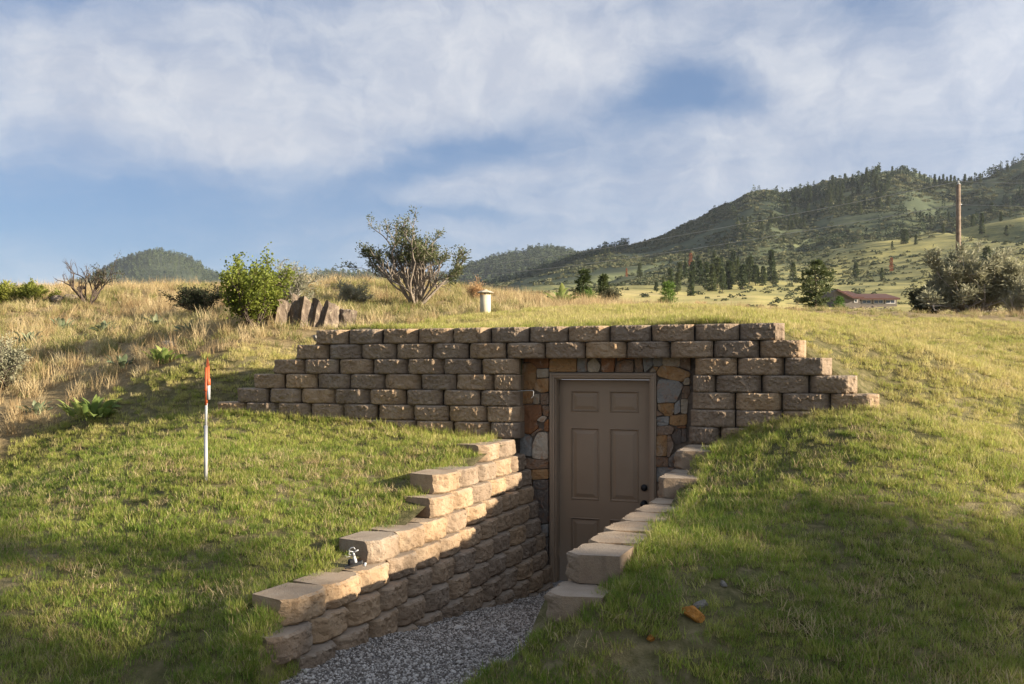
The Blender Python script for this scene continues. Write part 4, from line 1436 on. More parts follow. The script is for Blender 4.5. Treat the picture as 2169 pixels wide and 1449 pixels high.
for px, h_ in [(1667, 12), (1678, 14), (1690, 12), (1706, 14), (1770, 12), (1790, 16), (1806, 12), (1890, 14), (1922, 10), (1948, 14), (1958, 10)]:
    far_pine(px, np.interp(px, *_sky_right) + 6, h_ + 5, 'small pine standing on the skyline of the hill', 'skyline pines')
for px, h_ in [(1990, 14), (1998, 18), (2006, 16), (2022, 18), (2030, 14), (2044, 20), (2052, 12), (2058, 14), (2076, 14), (2112, 12), (2134, 12), (1980, 16), (2014, 20)]:
    far_pine(px, np.interp(px, *_sky_right) + 6, h_ + 6, 'small pine on the saddle between the two summits', 'saddle pines')
for px, py, h_ in [(1912, 515, 26), (1918, 518, 28), (1940, 520, 18), (1972, 490, 22), (1998, 496, 16), (2120, 470, 18), (2140, 462, 14), (2060, 480, 22), (1890, 530, 14), (2132, 500, 18),
                   (1950, 470, 20), (2010, 470, 18), (2100, 452, 20)]:
    far_pine(px, py, h_ + 4, 'scattered pine on the shaded flank near the utility pole', 'pines on the flank')
for px, py, h_ in [(1575, 520, 24), (1610, 515, 16), (1660, 515, 14), (1700, 590, 16), (1420, 560, 16), (1386, 560, 14), (1540, 530, 14), (1500, 540, 14), (1440, 545, 14), (1740, 520, 14)]:
    far_pine(px, py, h_ + 2, 'scattered small pine on the open lower hillside', 'pines on the lower hillside')
for px in (1366, 1376, 1389, 1290, 1282, 1270, 1258, 1246):
    far_pine(px, np.interp(px, *_sky_right) + 4, random.uniform(11, 17), 'tiny pine on the skyline where the hill runs out', 'pines on the low skyline')

SHADE = [conifer_meshes(90 + i, 10.0, 3.0, 0.2, 11, 5, 4, 5, MAT['needle'], gap=0.15, ragged=0.7, taper=0.42, nl=0.075, nw=0.032) for i in range(2)]
for x, y, h_, lab in SHADE_TREES:
    tree('pine_tree', lab, (x, y, Hs(x, y) - 0.1), SHADE[int(x * 7) % 2], h_ / 10.0, x)


# ---- balsamroot: big arrow leaves from one crown
def balsam(px, d, n, size, label, mat, seed, spread=1.0):
    rs = random.Random(seed)
    q = gnd(px, d)
    root = empty('balsamroot_plant', q)
    for k in range(n):
        a = rs.random() * 6.283
        el = rs.uniform(0.55, 1.5)
        L = size * rs.uniform(0.7, 1.2)
        W = L * rs.uniform(0.30, 0.48)
        dh = Vector((math.cos(a), math.sin(a), 0))
        sd_ = Vector((-math.sin(a), math.cos(a), 0))
        p = dh * rs.uniform(0, 0.13) * spread
        vs, m = [], 6
        e = el
        tw = rs.uniform(-0.6, 0.6)
        stem = L * 0.35
        p2 = p + (dh * math.cos(el) + Vector((0, 0, math.sin(el)))) * stem
        vs = [tuple(p - sd_ * 0.004), tuple(p + sd_ * 0.004), tuple(p2 - sd_ * 0.004), tuple(p2 + sd_ * 0.004)]
        fs = [(0, 1, 3, 2)]
        prof = [0.12, 0.85, 1.0, 0.85, 0.5, 0.02]
        c = p2
        for i in range(m):
            sv = (sd_ * math.cos(tw) + Vector((0, 0, math.sin(tw))))
            wv_ = W * 0.5 * prof[i]
            nrm = (dh * -math.sin(e) + Vector((0, 0, math.cos(e))))
            vs += [tuple(c - sv * wv_ + nrm * wv_ * 0.35), tuple(c), tuple(c + sv * wv_ + nrm * wv_ * 0.35)]
            c = c + (dh * math.cos(e) + Vector((0, 0, math.sin(e)))) * (L / (m - 1))
            e -= rs.uniform(0.05, 0.30)
        for i in range(m - 1):
            b = 4 + i * 3
            fs += [(b, b + 1, b + 4, b + 3), (b + 1, b + 2, b + 5, b + 4)]
        me = bpy.data.meshes.new('leaf')
        me.from_pydata(vs, [], fs)
        for pl in me.polygons: pl.use_smooth = True
        me.materials.append(mat)
        link_mesh('leaf', me, root)
    return tag(root, label, 'plant', 'broad-leaved plants on the dry slope')


balsam(196, 10.9, 80, 0.20, 'large bright broad-leaved plant at the lawn edge behind the marker post', MAT['leaf_balsam'], 1, 2.0)
balsam(345, 11.9, 44, 0.17, 'broad-leaved plant with yellowing leaves higher up the lawn edge', MAT['leaf_balsam'], 2)
balsam(258, 12.5, 22, 0.15, 'grey-green broad-leaved plant in the dry grass beside the yellowing one', MAT['leaf_grey'], 3)
balsam(75, 11.6, 22, 0.14, 'small grey-green broad-leaved plant low on the dry slope near the picture edge', MAT['leaf_grey'], 4)
balsam(60, 15.5, 24, 0.18, 'grey-green broad-leaved plant high in the dry grass near the picture edge', MAT['leaf_grey'], 5)
balsam(220, 16.0, 24, 0.18, 'grey-green broad-leaved plant in the middle of the dry slope', MAT['leaf_grey'], 6)
balsam(330, 15.2, 24, 0.18, 'grey-green broad-leaved plant on the dry slope below the dark scrub bush', MAT['leaf_grey'], 7)
balsam(130, 17.5, 24, 0.19, 'grey-green broad-leaved plant on the dry slope below the dead shrub', MAT['leaf_grey'], 8)
balsam(400, 13.6, 24, 0.16, 'grey-green broad-leaved plant by the shaded hollow near the bright bush', MAT['leaf_grey'], 9)
balsam(1190, 18.8, 18, 0.30, 'tall yellow-green grassy plant behind the wall beyond the concrete vent', MAT['leaf_balsam'], 10)


# ---- rocks
def rock_mesh(seed, sx, sy, sz, rough=0.22, cuts=3, name='rock', mat=None, planes=7):
    rs = random.Random(seed)
    bm = bmesh.new()
    bmesh.ops.create_icosphere(bm, subdivisions=cuts, radius=1.0)
    pl = [(Vector((rs.gauss(0, 1), rs.gauss(0, 1), rs.gauss(0, 1))).normalized(), rs.uniform(0.55, 0.85)) for _ in range(planes)]
    off = Vector((seed * 1.3, seed * 0.7, seed * 2.1))
    for v in bm.verts:
        for n, dist in pl:
            k = v.co.dot(n)
            if k > dist:
                v.co -= n * (k - dist)
        v.co *= 1 + rough * mnoise.noise(v.co * 1.6 + off) + rough * 0.4 * mnoise.noise(v.co * 5 + off)
        v.co = Vector((v.co.x * sx, v.co.y * sy, v.co.z * sz))
    me = bpy.data.meshes.new(name)
    bm.to_mesh(me)
    bm.free()
    me.materials.append(mat or MAT['rock'])
    return me


def slab_mesh(seed, w_, dp, h_, lean, splinter=0.022):
    """upright slab of rock with broken flat faces"""
    rs = random.Random(seed)
    off = Vector((seed * 1.9, seed * 0.3, 4))
    bm = bmesh.new()
    bmesh.ops.create_cube(bm, size=1.0)
    bmesh.ops.subdivide_edges(bm, edges=bm.edges[:], cuts=3, use_grid_fill=True)
    top = rs.uniform(-0.5, 0.5)
    pl = [(Vector((rs.gauss(0, 1), rs.gauss(0, 1), rs.gauss(0.3, 0.7))).normalized(), rs.uniform(0.52, 0.70)) for _ in range(5)]
    for v in bm.verts:
        for n, dist in pl:
            k = v.co.dot(n)
            if k > dist:
                v.co -= n * (k - dist)
        c = v.co.copy()
        z = c.z + 0.5
        tap = 1 - 0.22 * z
        n1 = Vector((mnoise.noise(c * 2.5 + off), mnoise.noise(c * 2.5 - off), mnoise.noise(c * 2.5 + off * 2)))
        n2 = Vector((mnoise.noise(c * 8 + off), mnoise.noise(c * 8 - off), mnoise.noise(c * 8 + off * 2)))
        v.co = Vector((c.x * w_ * tap + lean * z * h_, c.y * dp * tap, z * h_ * (1 + top * c.x))) + n1 * splinter + n2 * splinter * 0.45
    me = bpy.data.meshes.new('slab')
    bm.to_mesh(me)
    bm.free()
    me.materials.append(MAT['rock'])
    return me


oc = gnd(632, 13.2)
outcrop = tag(empty('rock_outcrop', oc - Vector((0, 0, 0.06)), THETA), 'outcrop of upright lichened rock slabs behind the top of the wall', 'rock')
for i, (x, y, w_, dp, h_, ln, rz) in enumerate([(-0.46, 0.04, 0.16, 0.30, 0.40, 0.02, 0.5), (-0.28, -0.06, 0.17, 0.26, 0.40, 0.10, 0.65), (-0.10, -0.03, 0.12, 0.26, 0.33, 0.15, 0.6),
                                                (0.06, -0.05, 0.18, 0.26, 0.38, 0.20, 0.65), (0.25, -0.02, 0.14, 0.26, 0.35, 0.14, 0.6), (0.42, -0.02, 0.22, 0.28, 0.33, 0.22, 0.55),
                                                (0.62, 0.04, 0.24, 0.30, 0.24, 0.34, 0.4), (-0.30, 0.34, 0.40, 0.34, 0.40, -0.10, 0.3), (-0.06, 0.42, 0.34, 0.36, 0.46, 0.10, 0.1),
                                                (0.16, 0.42, 0.26, 0.34, 0.34, 0.25, 0.2)]):
    o = link_mesh('slab', slab_mesh(300 + i, w_ * 1.06, dp, h_ * 0.82 + 0.06, ln), outcrop)
    o.location = (x, y, 0.0)
    o.rotation_euler = (R(random.uniform(-8, 4)), 0, rz)
for i, (px, d, s, lab) in enumerate([(702, 12.4, 0.085, 'flat tan stone lying in the grass at the foot of the slab rocks'), (672, 12.45, 0.07, 'small tan stone below the slab rocks'),
                                     (735, 12.5, 0.06, 'grey stone in the dry grass past the slab rocks'),
                                     (355, 12.9, 0.09, 'grey stone half hidden in the dry slope'), (118, 20.6, 0.14, 'dark boulder on the crest between green shrub and dead shrub'),
                                     (152, 20.6, 0.13, 'dark boulder on the crest right under the dead shrub')]):
    q = gnd(px, d)
    o = link_mesh('stone', rock_mesh(500 + i, s * 1.5, s, s * 0.8, mat=MAT['rock_grey'] if i < 4 else MAT['rock']))
    o.location = q + Vector((0, 0, s * 0.25))
    o.name = 'rock'
    tag(o, lab, 'rock')
for i, (px, py, d, s, mt, lab) in enumerate([(1468, 1342, 4.62, 0.052, 'rock_orange', 'bright orange stone lying in the grass slope'), 
                                             (1380, 1358, 4.5, 0.026, 'rock_orange', 'small orange stone in a bare patch beside the bright orange stone'),
                                             (1328, 1436, 4.35, 0.034, 'rock_orange', 'orange stone in a bare patch at the bottom of the picture'),
                                             (1484, 1322, 4.7, 0.035, 'rock_grey', 'grey stone touching the bright orange stone from behind'), 
                                             (1533, 1262, 4.9, 0.022, 'rock_grey', 'small grey pebble in the bare patch uphill of the orange stones')]):
    q = gnd(px, d)
    o = link_mesh('rock', rock_mesh(540 + i, s * 1.25, s * 0.9, s * 0.8, rough=0.12, cuts=3, mat=MAT[mt], planes=12))
    o.location = q + Vector((0, 0, s * 0.40))
    o.rotation_euler = (0.2, 0.3, i * 1.3)
    tag(o, lab, 'rock')

# ------------------------------------------------------------------ marker post
q = gnd(436, 7.5)
post = tag(empty('marker_post', q, THETA), 'slim galvanised post with orange top standing in the lawn', 'post')
PXM = 7.5 / FPX
hz = lambda py: (1022 - py) * PXM
mb = MB(); mb.tube([(0, 0, -0.15), (0.0, 0, hz(905))], 0.0145, 14); mb.build('pole', MAT['steel'], post, True)
mb = MB(); mb.tube([(0.0, 0, hz(906)), (0.004, 0, hz(858))], 0.0105, 12); mb.build('upper_pole', MAT['white_plastic'], post, True)
mb = MB(); mb.tube([(0.003, 0, hz(862)), (0.005, 0, hz(815))], [0.011, 0.012], 12); mb.build('orange_sleeve', MAT['orange'], post, True)
mb = MB(); mb.tube([(0.0, -0.006, hz(832)), (0.004, -0.006, hz(826)), (0.005, -0.006, hz(782))], [0.016, 0.012, 0.012], 12); mb.build('orange_grip', MAT['orange'], post, True)
mb = MB(); mb.tube([(0.022, 0, hz(820)), (0.020, 0, hz(806)), (0.018, 0, hz(805)), (0.017, 0, hz(780))], [0.016, 0.016, 0.013, 0.013], 14); mb.build('orange_cap', MAT['orange'], post, True)
mb = MB(); mb.tube([(0.022, 0, hz(850)), (0.022, 0, hz(819))], 0.0135, 14); mb.build('white_tube', MAT['white_plastic'], post, True)
mb = MB(); mb.add([(0.004, -0.004, hz(782)), (0.028, -0.004, hz(782)), (0.026, 0, hz(772)), (0.012, 0, hz(758)), (0.006, 0, hz(770)), (0.004, 0.006, hz(782)), (0.028, 0.006, hz(782))],
                  [(0, 1, 2, 3, 4), (5, 4, 3, 2, 6), (0, 4, 5), (1, 6, 2), (0, 5, 6, 1)]); mb.build('orange_tip', MAT['orange'], post)

# ------------------------------------------------------------------ concrete vent with cap
q = gnd(1028, 14.5)
vent = tag(empty('vent_pipe', q), 'cream round vent pipe with a flared cap on the mound above the wall', 'vent')
vr, vh = 0.083, 0.315
mb = MB(); mb.lathe([(vr, -0.1), (vr, vh), (vr - 0.012, vh), (vr - 0.014, vh - 0.05)], 28); mb.build('pipe', MAT['vent'], vent, True)
for k in range(4):
    mb = MB(); a = k * math.pi / 2 + 0.5
    mb.box(-0.008, -0.006, vh - 0.02, 0.008, 0.006, vh + 0.035, Matrix.Translation((math.cos(a) * (vr - 0.014), math.sin(a) * (vr - 0.014), 0)))
    mb.build('cap_strut', MAT['vent_cap'], vent)
mb = MB(); mb.lathe([(0.135, vh + 0.030), (0.140, vh + 0.036), (0.085, vh + 0.060), (0.035, vh + 0.072), (0.0305, vh + 0.082), (0.004, vh + 0.084)], 8); mb.build('cap', MAT['vent_cap'], vent)

# ------------------------------------------------------------------ lawn sprinkler on the side wall
sq_ = P(748, 1205, 6.0)
spr = tag(empty('lawn_sprinkler', (sq_.x, sq_.y, ztop(12) + 0.002), THETA), 'chrome impact sprinkler on a small base on top of the side wall', 'sprinkler')
mb = MB(); mb.box(-0.055, -0.012, 0.0, 0.075, 0.03, 0.022, Matrix.Rotation(R(-16), 4, 'Y') @ Matrix.Translation((0, 0, 0.012)))
bevel(mb.build('base', m_simple('dark_plastic', (0.045, 0.045, 0.045), 0.5, 0.2, 20), spr), 0.004)
mb = MB(); mb.tube([(0.075, 0.0, 0.03), (0.09, 0.0, 0.026)], 0.014, 10); mb.build('hose_inlet', MAT['white_plastic'], spr, True)
mb = MB(); mb.tube([(0.018, 0.01, 0.028), (0.012, 0.01, 0.055), (0.004, 0.01, 0.085)], [0.012, 0.012, 0.010], 12); mb.build('riser', MAT['white_plastic'], spr, True)
mb = MB(); mb.lathe([(0.010, -0.022), (0.021, -0.015), (0.023, 0.0), (0.021, 0.015), (0.010, 0.022)], 8, (-0.014, -0.014, 0.048)); mb.build('valve_knob', MAT['black'], spr)
mb = MB(); mb.tube([(0.004, 0.01, 0.083), (-0.002, 0.01, 0.115)], [0.011, 0.007], 10); mb.tube([(-0.002, 0.01, 0.108), (0.035, 0.01, 0.128)], [0.007, 0.005], 8); mb.build('nozzle', MAT['steel'], spr, True)
mb = MB(); mb.tube([(-0.002, 0.01, 0.114), (-0.03, 0.01, 0.118), (-0.03, 0.01, 0.128), (-0.015, 0.01, 0.142), (0.004, 0.01, 0.144), (0.012, 0.01, 0.13)], 0.0045, 7); mb.build('swing_arm', MAT['steel'], spr, True)
mb = MB(); mb.tube([(0.0, 0.01, 0.092), (-0.026, 0.01, 0.094), (-0.034, 0.01, 0.104), (-0.024, 0.01, 0.108)], 0.004, 7); mb.tube([(-0.02, 0.01, 0.085), (-0.046, 0.01, 0.076), (-0.055, 0.01, 0.09)], 0.0022, 6); mb.build('return_lever', MAT['steel'], spr, True)

spr.scale = (0.92, 0.92, 0.92)

# ------------------------------------------------------------------ red-roofed house in the valley
hq, hd = hit(1840, 651)
house = tag(empty('house', hq - Vector((0, 0, 0.3)), THETA), 'long low house with red-brown metal roof in the golden valley', 'house')
U = hd / FPX                                             # metres per photo pixel there


def hx(px): return (px - 1840) * U


def hzz(py): return (651 - py) * U + 0.3


mb = MB()
mb.box(hx(1818), 0.0, -1.5, hx(1900), 9.0, hzz(631.5)); mb.build('wing_wall', MAT['siding'], house)
# main wing: gable end faces the camera's left
gx0, gx1 = hx(1762), hx(1816)
mb = MB()
mb.add([(gx0, -1.2, -1.5), (gx1, -1.2, -1.5), (gx1, -1.2, hzz(630)), (hx(1800), -1.2, hzz(630)), (hx(1768), -1.2, hzz(615)), (gx0, -1.2, hzz(618)),
        (gx0, 8, -1.5), (gx1, 8, -1.5), (gx1, 8, hzz(630)), (hx(1800), 8, hzz(630)), (hx(1768), 8, hzz(615)), (gx0, 8, hzz(618))],
       [(0, 1, 2, 3, 4, 5), (11, 10, 9, 8, 7, 6), (0, 6, 7, 1), (1, 7, 8, 2), (2, 8, 9, 3), (3, 9, 10, 4), (4, 10, 11, 5), (5, 11, 6, 0)])
mb.build('gable_wall', MAT['siding'], house)
mb = MB()
th_ = 0.35
y0_, y1_ = -2.2, 4.5
v_ = [(hx(1766), y0_, hzz(614)), (hx(1799), y0_, hzz(630.5)), (hx(1822), y0_, hzz(630.5)), (hx(1814), y1_, hzz(612.2) ), (hx(1775), y1_, hzz(612.6))]
mb.add([(a, b, c) for a, b, c in v_] + [(a, b, c - th_) for a, b, c in v_], [(0, 1, 2, 3, 4), (9, 8, 7, 6, 5), (0, 5, 6, 1), (1, 6, 7, 2), (2, 7, 8, 3), (3, 8, 9, 4), (4, 9, 5, 0)])
mb.build('gable_roof', MAT['roof'], house)
mb = MB()
v_ = [(hx(1818), -1.0, hzz(632)), (hx(1902.5), -1.0, hzz(632)), (hx(1897), 5.0, hzz(618)), (hx(1814), 5.0, hzz(618.5))]
mb.add([(a, b, c) for a, b, c in v_] + [(a, b, c - th_) for a, b, c in v_], [(0, 1, 2, 3), (7, 6, 5, 4), (0, 4, 5, 1), (1, 5, 6, 2), (2, 6, 7, 3), (3, 7, 4, 0)])
mb.build('wing_roof', MAT['roof'], house)
for a, b, c, d_, y in [(1825, 1845.5, 635, 643.5, 0.0), (1850, 1871, 635, 643.5, 0.0), (1875, 1896, 635, 643.5, 0.0), (1804, 1811.5, 635, 642, -1.2), (1819.5, 1823, 638, 644, 0.0)]:
    wn = MB()
    x0, x1, z1, z0 = hx(a), hx(b), hzz(c), hzz(d_)
    t_ = 0.13
    wn.box(x0, y - 0.09, z0, x0 + t_, y + 0.02, z1); wn.box(x1 - t_, y - 0.09, z0, x1, y + 0.02, z1)
    wn.box(x0 + t_, y - 0.088, z1 - t_, x1 - t_, y + 0.02, z1); wn.box(x0 + t_, y - 0.088, z0, x1 - t_, y + 0.02, z0 + t_)
    if x1 - x0 > 1.6:
        wn.box((x0 + x1) / 2 - 0.05, y - 0.085, z0 + t_, (x0 + x1) / 2 + 0.05, y + 0.02, z1 - t_)
    f_ = wn.build('window', MAT['white_trim'], house)
    pn = MB(); pn.box(x0 + t_, y - 0.04, z0 + t_, x1 - t_, y + 0.01, z1 - t_); pn.build('pane', MAT['glass'], f_)
random.seed(5)
RUB = [rock_mesh(700 + i, 1, 1, 0.8, cuts=2) for i in range(4)]
for i in range(26):
    px = 1801 + i * 3.6 + random.uniform(-1, 1)
    q, dd = hit(px, 652.5 + random.uniform(-1.5, 3))
    o = link_mesh('rock', RUB[i % 4]); o.location = q; s = random.uniform(0.3, 0.62) * dd / 250
    o.scale = (s * 1.3, s, s); o.rotation_euler = (0, 0, random.random() * 6)
    tag(o, 'brown boulder in the rock bank below the house windows', 'rock', 'rock bank below the house')

# ------------------------------------------------------------------ utility poles and wires
PD = 62.0
pq = gnd(2030, PD)
ptop = P(2030, 391, PD)
pole = tag(empty('utility_pole', pq - Vector((0, 0, 0.5))), 'weathered brown utility pole rising behind the great sagebrush', 'utility pole')
hh = ptop.z - pq.z + 0.5
mb = MB(); mb.tube([(0, 0, 0), (0, 0, hh * 0.5), (0, 0, hh)], [0.19, 0.165, 0.135], 14); mb.build('shaft', MAT['bark_pole'], pole, True)
mb = MB(); mb.tube([(0, 0, hh), (0, 0, hh + 0.06)], [0.14, 0.10], 14); mb.build('pole_cap', MAT['steel'], pole, True)
mb = MB(); mb.lathe([(0.03, 0), (0.06, 0.05), (0.04, 0.09), (0.06, 0.13), (0.03, 0.19)], 10, (0, 0, hh + 0.06)); mb.build('insulator', MAT['white_plastic'], pole, True)
mb = MB(); mb.tube([(-0.22, 0, hh - 1.32), (0.22, 0, hh - 1.32)], 0.03, 8); mb.build('bracket', MAT['steel'], pole, True)
far_q = gnd(866, 240.0)
far_top = P(866, 568, 240.0)
pole2 = tag(empty('utility_pole', far_q - Vector((0, 0, 0.5))), 'distant utility pole standing behind the fan-shaped bush', 'utility pole')
h2 = far_top.z - far_q.z + 0.5
mb = MB(); mb.tube([(0, 0, 0), (0, 0, h2)], [0.19, 0.13], 10); mb.build('shaft', MAT['bark_pole'], pole2, True)


def wire(a, b, sag, r, label):
    pts = [a.lerp(b, t) - Vector((0, 0, 4 * sag * t * (1 - t))) for t in np.linspace(0, 1, 25)]
    m = MB(); m.tube(pts, r, 5)
    o = m.build('power_line', MAT['wire'])
    return tag(o, label, 'power line')


off_top = P(2700, 372, 52.0)
wire(ptop + Vector((0, 0, 0.2)), far_top, 1.6, 0.022, 'upper power line sagging from the utility pole across the hill')
wire(ptop + Vector((0, 0, -1.32)), far_top - Vector((0, 0, 2.0)), 1.6, 0.022, 'lower power line sagging from the utility pole across the hill')
wire(ptop + Vector((0, 0, 0.2)), off_top, 0.25, 0.014, 'upper power line running from the utility pole out of the picture')
wire(ptop + Vector((0, 0, -1.32)), off_top - Vector((0, 0, 1.3)), 0.25, 0.014, 'lower power line running from the utility pole out of the picture')
# ------------------------------------------------------------------ scattered stuff (geometry-node instances on points)
def scatter(name, pts, srcs, idxs, scale, rotz, tilt, label, kind='stuff', nonuni=None):
    n = len(pts)
    me = bpy.data.meshes.new(name)
    me.vertices.add(n)
    me.vertices.foreach_set('co', np.asarray(pts, np.float32).ravel())
    a = me.attributes.new('scl', 'FLOAT_VECTOR', 'POINT')
    s3 = np.stack([scale, scale, scale if nonuni is None else scale * nonuni], -1).astype(np.float32)
    a.data.foreach_set('vector', s3.ravel())
    a = me.attributes.new('rot', 'FLOAT_VECTOR', 'POINT')
    r3 = np.stack([tilt[0], tilt[1], rotz], -1).astype(np.float32)
    a.data.foreach_set('vector', r3.ravel())
    a = me.attributes.new('idx', 'INT', 'POINT')
    a.data.foreach_set('value', np.asarray(idxs, np.int32))
    o = link_mesh(name, me)
    ng = bpy.data.node_groups.new(name + '_scatter', 'GeometryNodeTree')
    ng.interface.new_socket('Geometry', in_out='INPUT', socket_type='NodeSocketGeometry')
    ng.interface.new_socket('Geometry', in_out='OUTPUT', socket_type='NodeSocketGeometry')
    N, Lk = ng.nodes, ng.links
    gi, go = N.new('NodeGroupInput'), N.new('NodeGroupOutput')
    iop = N.new('GeometryNodeInstanceOnPoints')
    g2i = N.new('GeometryNodeGeometryToInstance')
    for so in reversed(srcs):                     # the last link made comes first in a multi-input
        oi = N.new('GeometryNodeObjectInfo')
        oi.inputs['Object'].default_value = so
        oi.inputs['As Instance'].default_value = False
        g = N.new('GeometryNodeGeometryToInstance')
        Lk.new(oi.outputs['Geometry'], g.inputs[0])
        if g2i is not None and 'join' not in locals():
            join = N.new('GeometryNodeJoinGeometry')
        Lk.new(g.outputs[0], join.inputs[0])
    N.remove(g2i)

    def named(nm, typ):
        x = N.new('GeometryNodeInputNamedAttribute')
        x.data_type = typ
        x.inputs[0].default_value = nm
        return x.outputs[0]
    Lk.new(gi.outputs[0], iop.inputs['Points'])
    Lk.new(join.outputs[0], iop.inputs['Instance'])
    iop.inputs['Pick Instance'].default_value = True
    Lk.new(named('idx', 'INT'), iop.inputs['Instance Index'])
    rr = N.new('FunctionNodeEulerToRotation')
    Lk.new(named('rot', 'FLOAT_VECTOR'), rr.inputs[0])
    Lk.new(rr.outputs[0], iop.inputs['Rotation'])
    Lk.new(named('scl', 'FLOAT_VECTOR'), iop.inputs['Scale'])
    Lk.new(iop.outputs[0], go.inputs[0])
    md = o.modifiers.new('scatter', 'NODES')
    md.node_group = ng
    return tag(o, label, kind=kind)


def source(name, me):
    return bpy.data.objects.new(name, me)          # never linked to the scene: only instanced


def tuft(seed, n, rad, h, hv, wd, bend, mat, mat2=None, share2=0.0, lay=0.35, seg=3):
    """clump of bent blades, wider than a line and pointed"""
    g = np.random.default_rng(seed)
    a = g.uniform(0, 2 * np.pi, n)
    rr = rad * np.sqrt(g.uniform(0, 1, n))
    base = np.stack([np.cos(a) * rr, np.sin(a) * rr, np.full(n, -0.01)], -1)
    b = g.uniform(0, 2 * np.pi, n)
    out = np.stack([np.cos(b), np.sin(b), np.zeros(n)], -1)
    side = np.stack([-np.sin(b + g.normal(0, 0.8, n)), np.cos(b), np.zeros(n)], -1)
    side /= np.linalg.norm(side, axis=1, keepdims=True)
    L = h * (1 + hv * g.uniform(-1, 1, n))
    l0 = lay * g.uniform(0, 1, n)
    bd = bend * g.uniform(0.2, 1.3, n)
    W = wd * g.uniform(0.6, 1.3, n)
    rows = []
    p = base.copy()
    ang = l0.copy()
    ws = [1.0, 0.9, 0.6, 0.0] if seg == 3 else [1.0, 0.75, 0.0]
    for i in range(seg + 1):
        hw = (W * 0.5 * ws[i])[:, None]
        if i < seg:
            rows += [p - side * hw, p + side * hw]
        else:
            rows += [p]
        ang = ang + bd / seg
        p = p + (out * np.sin(ang)[:, None] + np.array([0, 0, 1.0]) * np.cos(ang)[:, None]) * (L / seg)[:, None]
    k = len(rows)
    v = np.stack(rows, 1).reshape(-1, 3)
    o = np.arange(n)[:, None] * k
    q = [o + np.array([[2 * i, 2 * i + 1, 2 * i + 3, 2 * i + 2]]) for i in range(seg - 1)]
    tr = o + np.array([[2 * seg - 2, 2 * seg - 1, 2 * seg]])
    me = np_mesh('tuft', v, q + [tr], mat)
    if mat2 is not None:
        me.materials.append(mat2)
        pick = g.uniform(0, 1, n) < share2
        mi = np.concatenate([np.tile(pick, 1) for _ in range(seg)]).astype(np.int32)
        me.polygons.foreach_set('material_index', mi)
    return me


def m_lawn_blade():
    m, t = new_mat('lawn_blade')
    geo = t('ShaderNodeNewGeometry')
    oi = t('ShaderNodeObjectInfo')
    p = geo.outputs['Position']
    n1 = t.noise(p, 0.45, 4.0, 0.6)
    n2 = t.noise(p, 3.2, 4.0, 0.65)
    sp_ = t('ShaderNodeSeparateXYZ', ins={0: p})
    # the upper slopes are drier than the watered lawn in front of the wall
    dry = t.math('ADD', t.smooth(sp_.outputs[1], 6.6, 10.5), t.math('MULTIPLY', t.smooth(sp_.outputs[0], -1.6, 1.6), 0.45), clamp=True)
    f = t.math('ADD', t.math('MULTIPLY', n1, 0.55), t.math('MULTIPLY', n2, 0.45))
    f = t.math('ADD', f, t.math('MULTIPLY', t.math('SUBTRACT', oi.outputs['Random'], 0.5), 0.30))
    f = t.math('ADD', f, t.math('MULTIPLY', t.math('SUBTRACT', dry, 0.18), 0.32))
    c = t.ramp(f, [(0.22, (0.105, 0.170, 0.022)), (0.40, (0.185, 0.255, 0.036)), (0.54, (0.300, 0.330, 0.062)), (0.68, (0.420, 0.400, 0.115)), (0.86, (0.53, 0.45, 0.19))])
    finish(t, c, 0.6, None, spec=0.3, transl=0.42)
    return m


MAT['blade'] = m_lawn_blade()
MAT['straw'] = m_leaf('straw_blade', [(0.30, 0.225, 0.105), (0.42, 0.325, 0.165), (0.52, 0.42, 0.235)], 0.35, 1.2)
MAT['meadow_straw'] = m_leaf('meadow_straw', [(0.33, 0.245, 0.120), (0.47, 0.37, 0.185), (0.56, 0.46, 0.26)], 0.35, 0.8, 0.7, 0.7)
MAT['meadow_pink'] = m_leaf('meadow_brown_stalk', [(0.30, 0.20, 0.10), (0.43, 0.31, 0.155), (0.52, 0.40, 0.22)], 0.3, 0.9, 0.7, 0.7)
MAT['meadow_green'] = m_leaf('meadow_green_blade', [(0.16, 0.18, 0.05), (0.27, 0.26, 0.085), (0.38, 0.33, 0.14)], 0.35, 0.8, 0.7, 0.7)

lawn_src = [source('lawn_tuft', tuft(10 + i, 95, 0.085, 0.043, 0.6, 0.0035, 0.8, MAT['blade'], MAT['straw'], 0.20)) for i in range(5)]
lawn_src += [source('lawn_tuft', tuft(30 + i, 60, 0.06, 0.064, 0.5, 0.0037, 0.95, MAT['blade'], MAT['straw'], 0.14)) for i in range(2)]


def sample(n, px0, px1, d0, d1, g, power=0.0):
    """points over the ground in view; power 0: even in depth (so denser per area nearby)"""
    px = g.uniform(px0, px1, n)
    d = d0 + (d1 - d0) * g.uniform(0, 1, n) ** (1 / (1 + power))
    l = (px - CX) / FPX * d
    x = RT[0] * l + FW[0] * d
    y = RT[1] * l + FW[1] * d
    return x, y, px, d


BARE = [(gnd(px, d).xy, r) for px, d, r in [(1468, 4.60, 0.075), (1530, 4.88, 0.10), (1372, 4.45, 0.075), (1322, 4.36, 0.06), (1455, 4.5, 0.05)]]


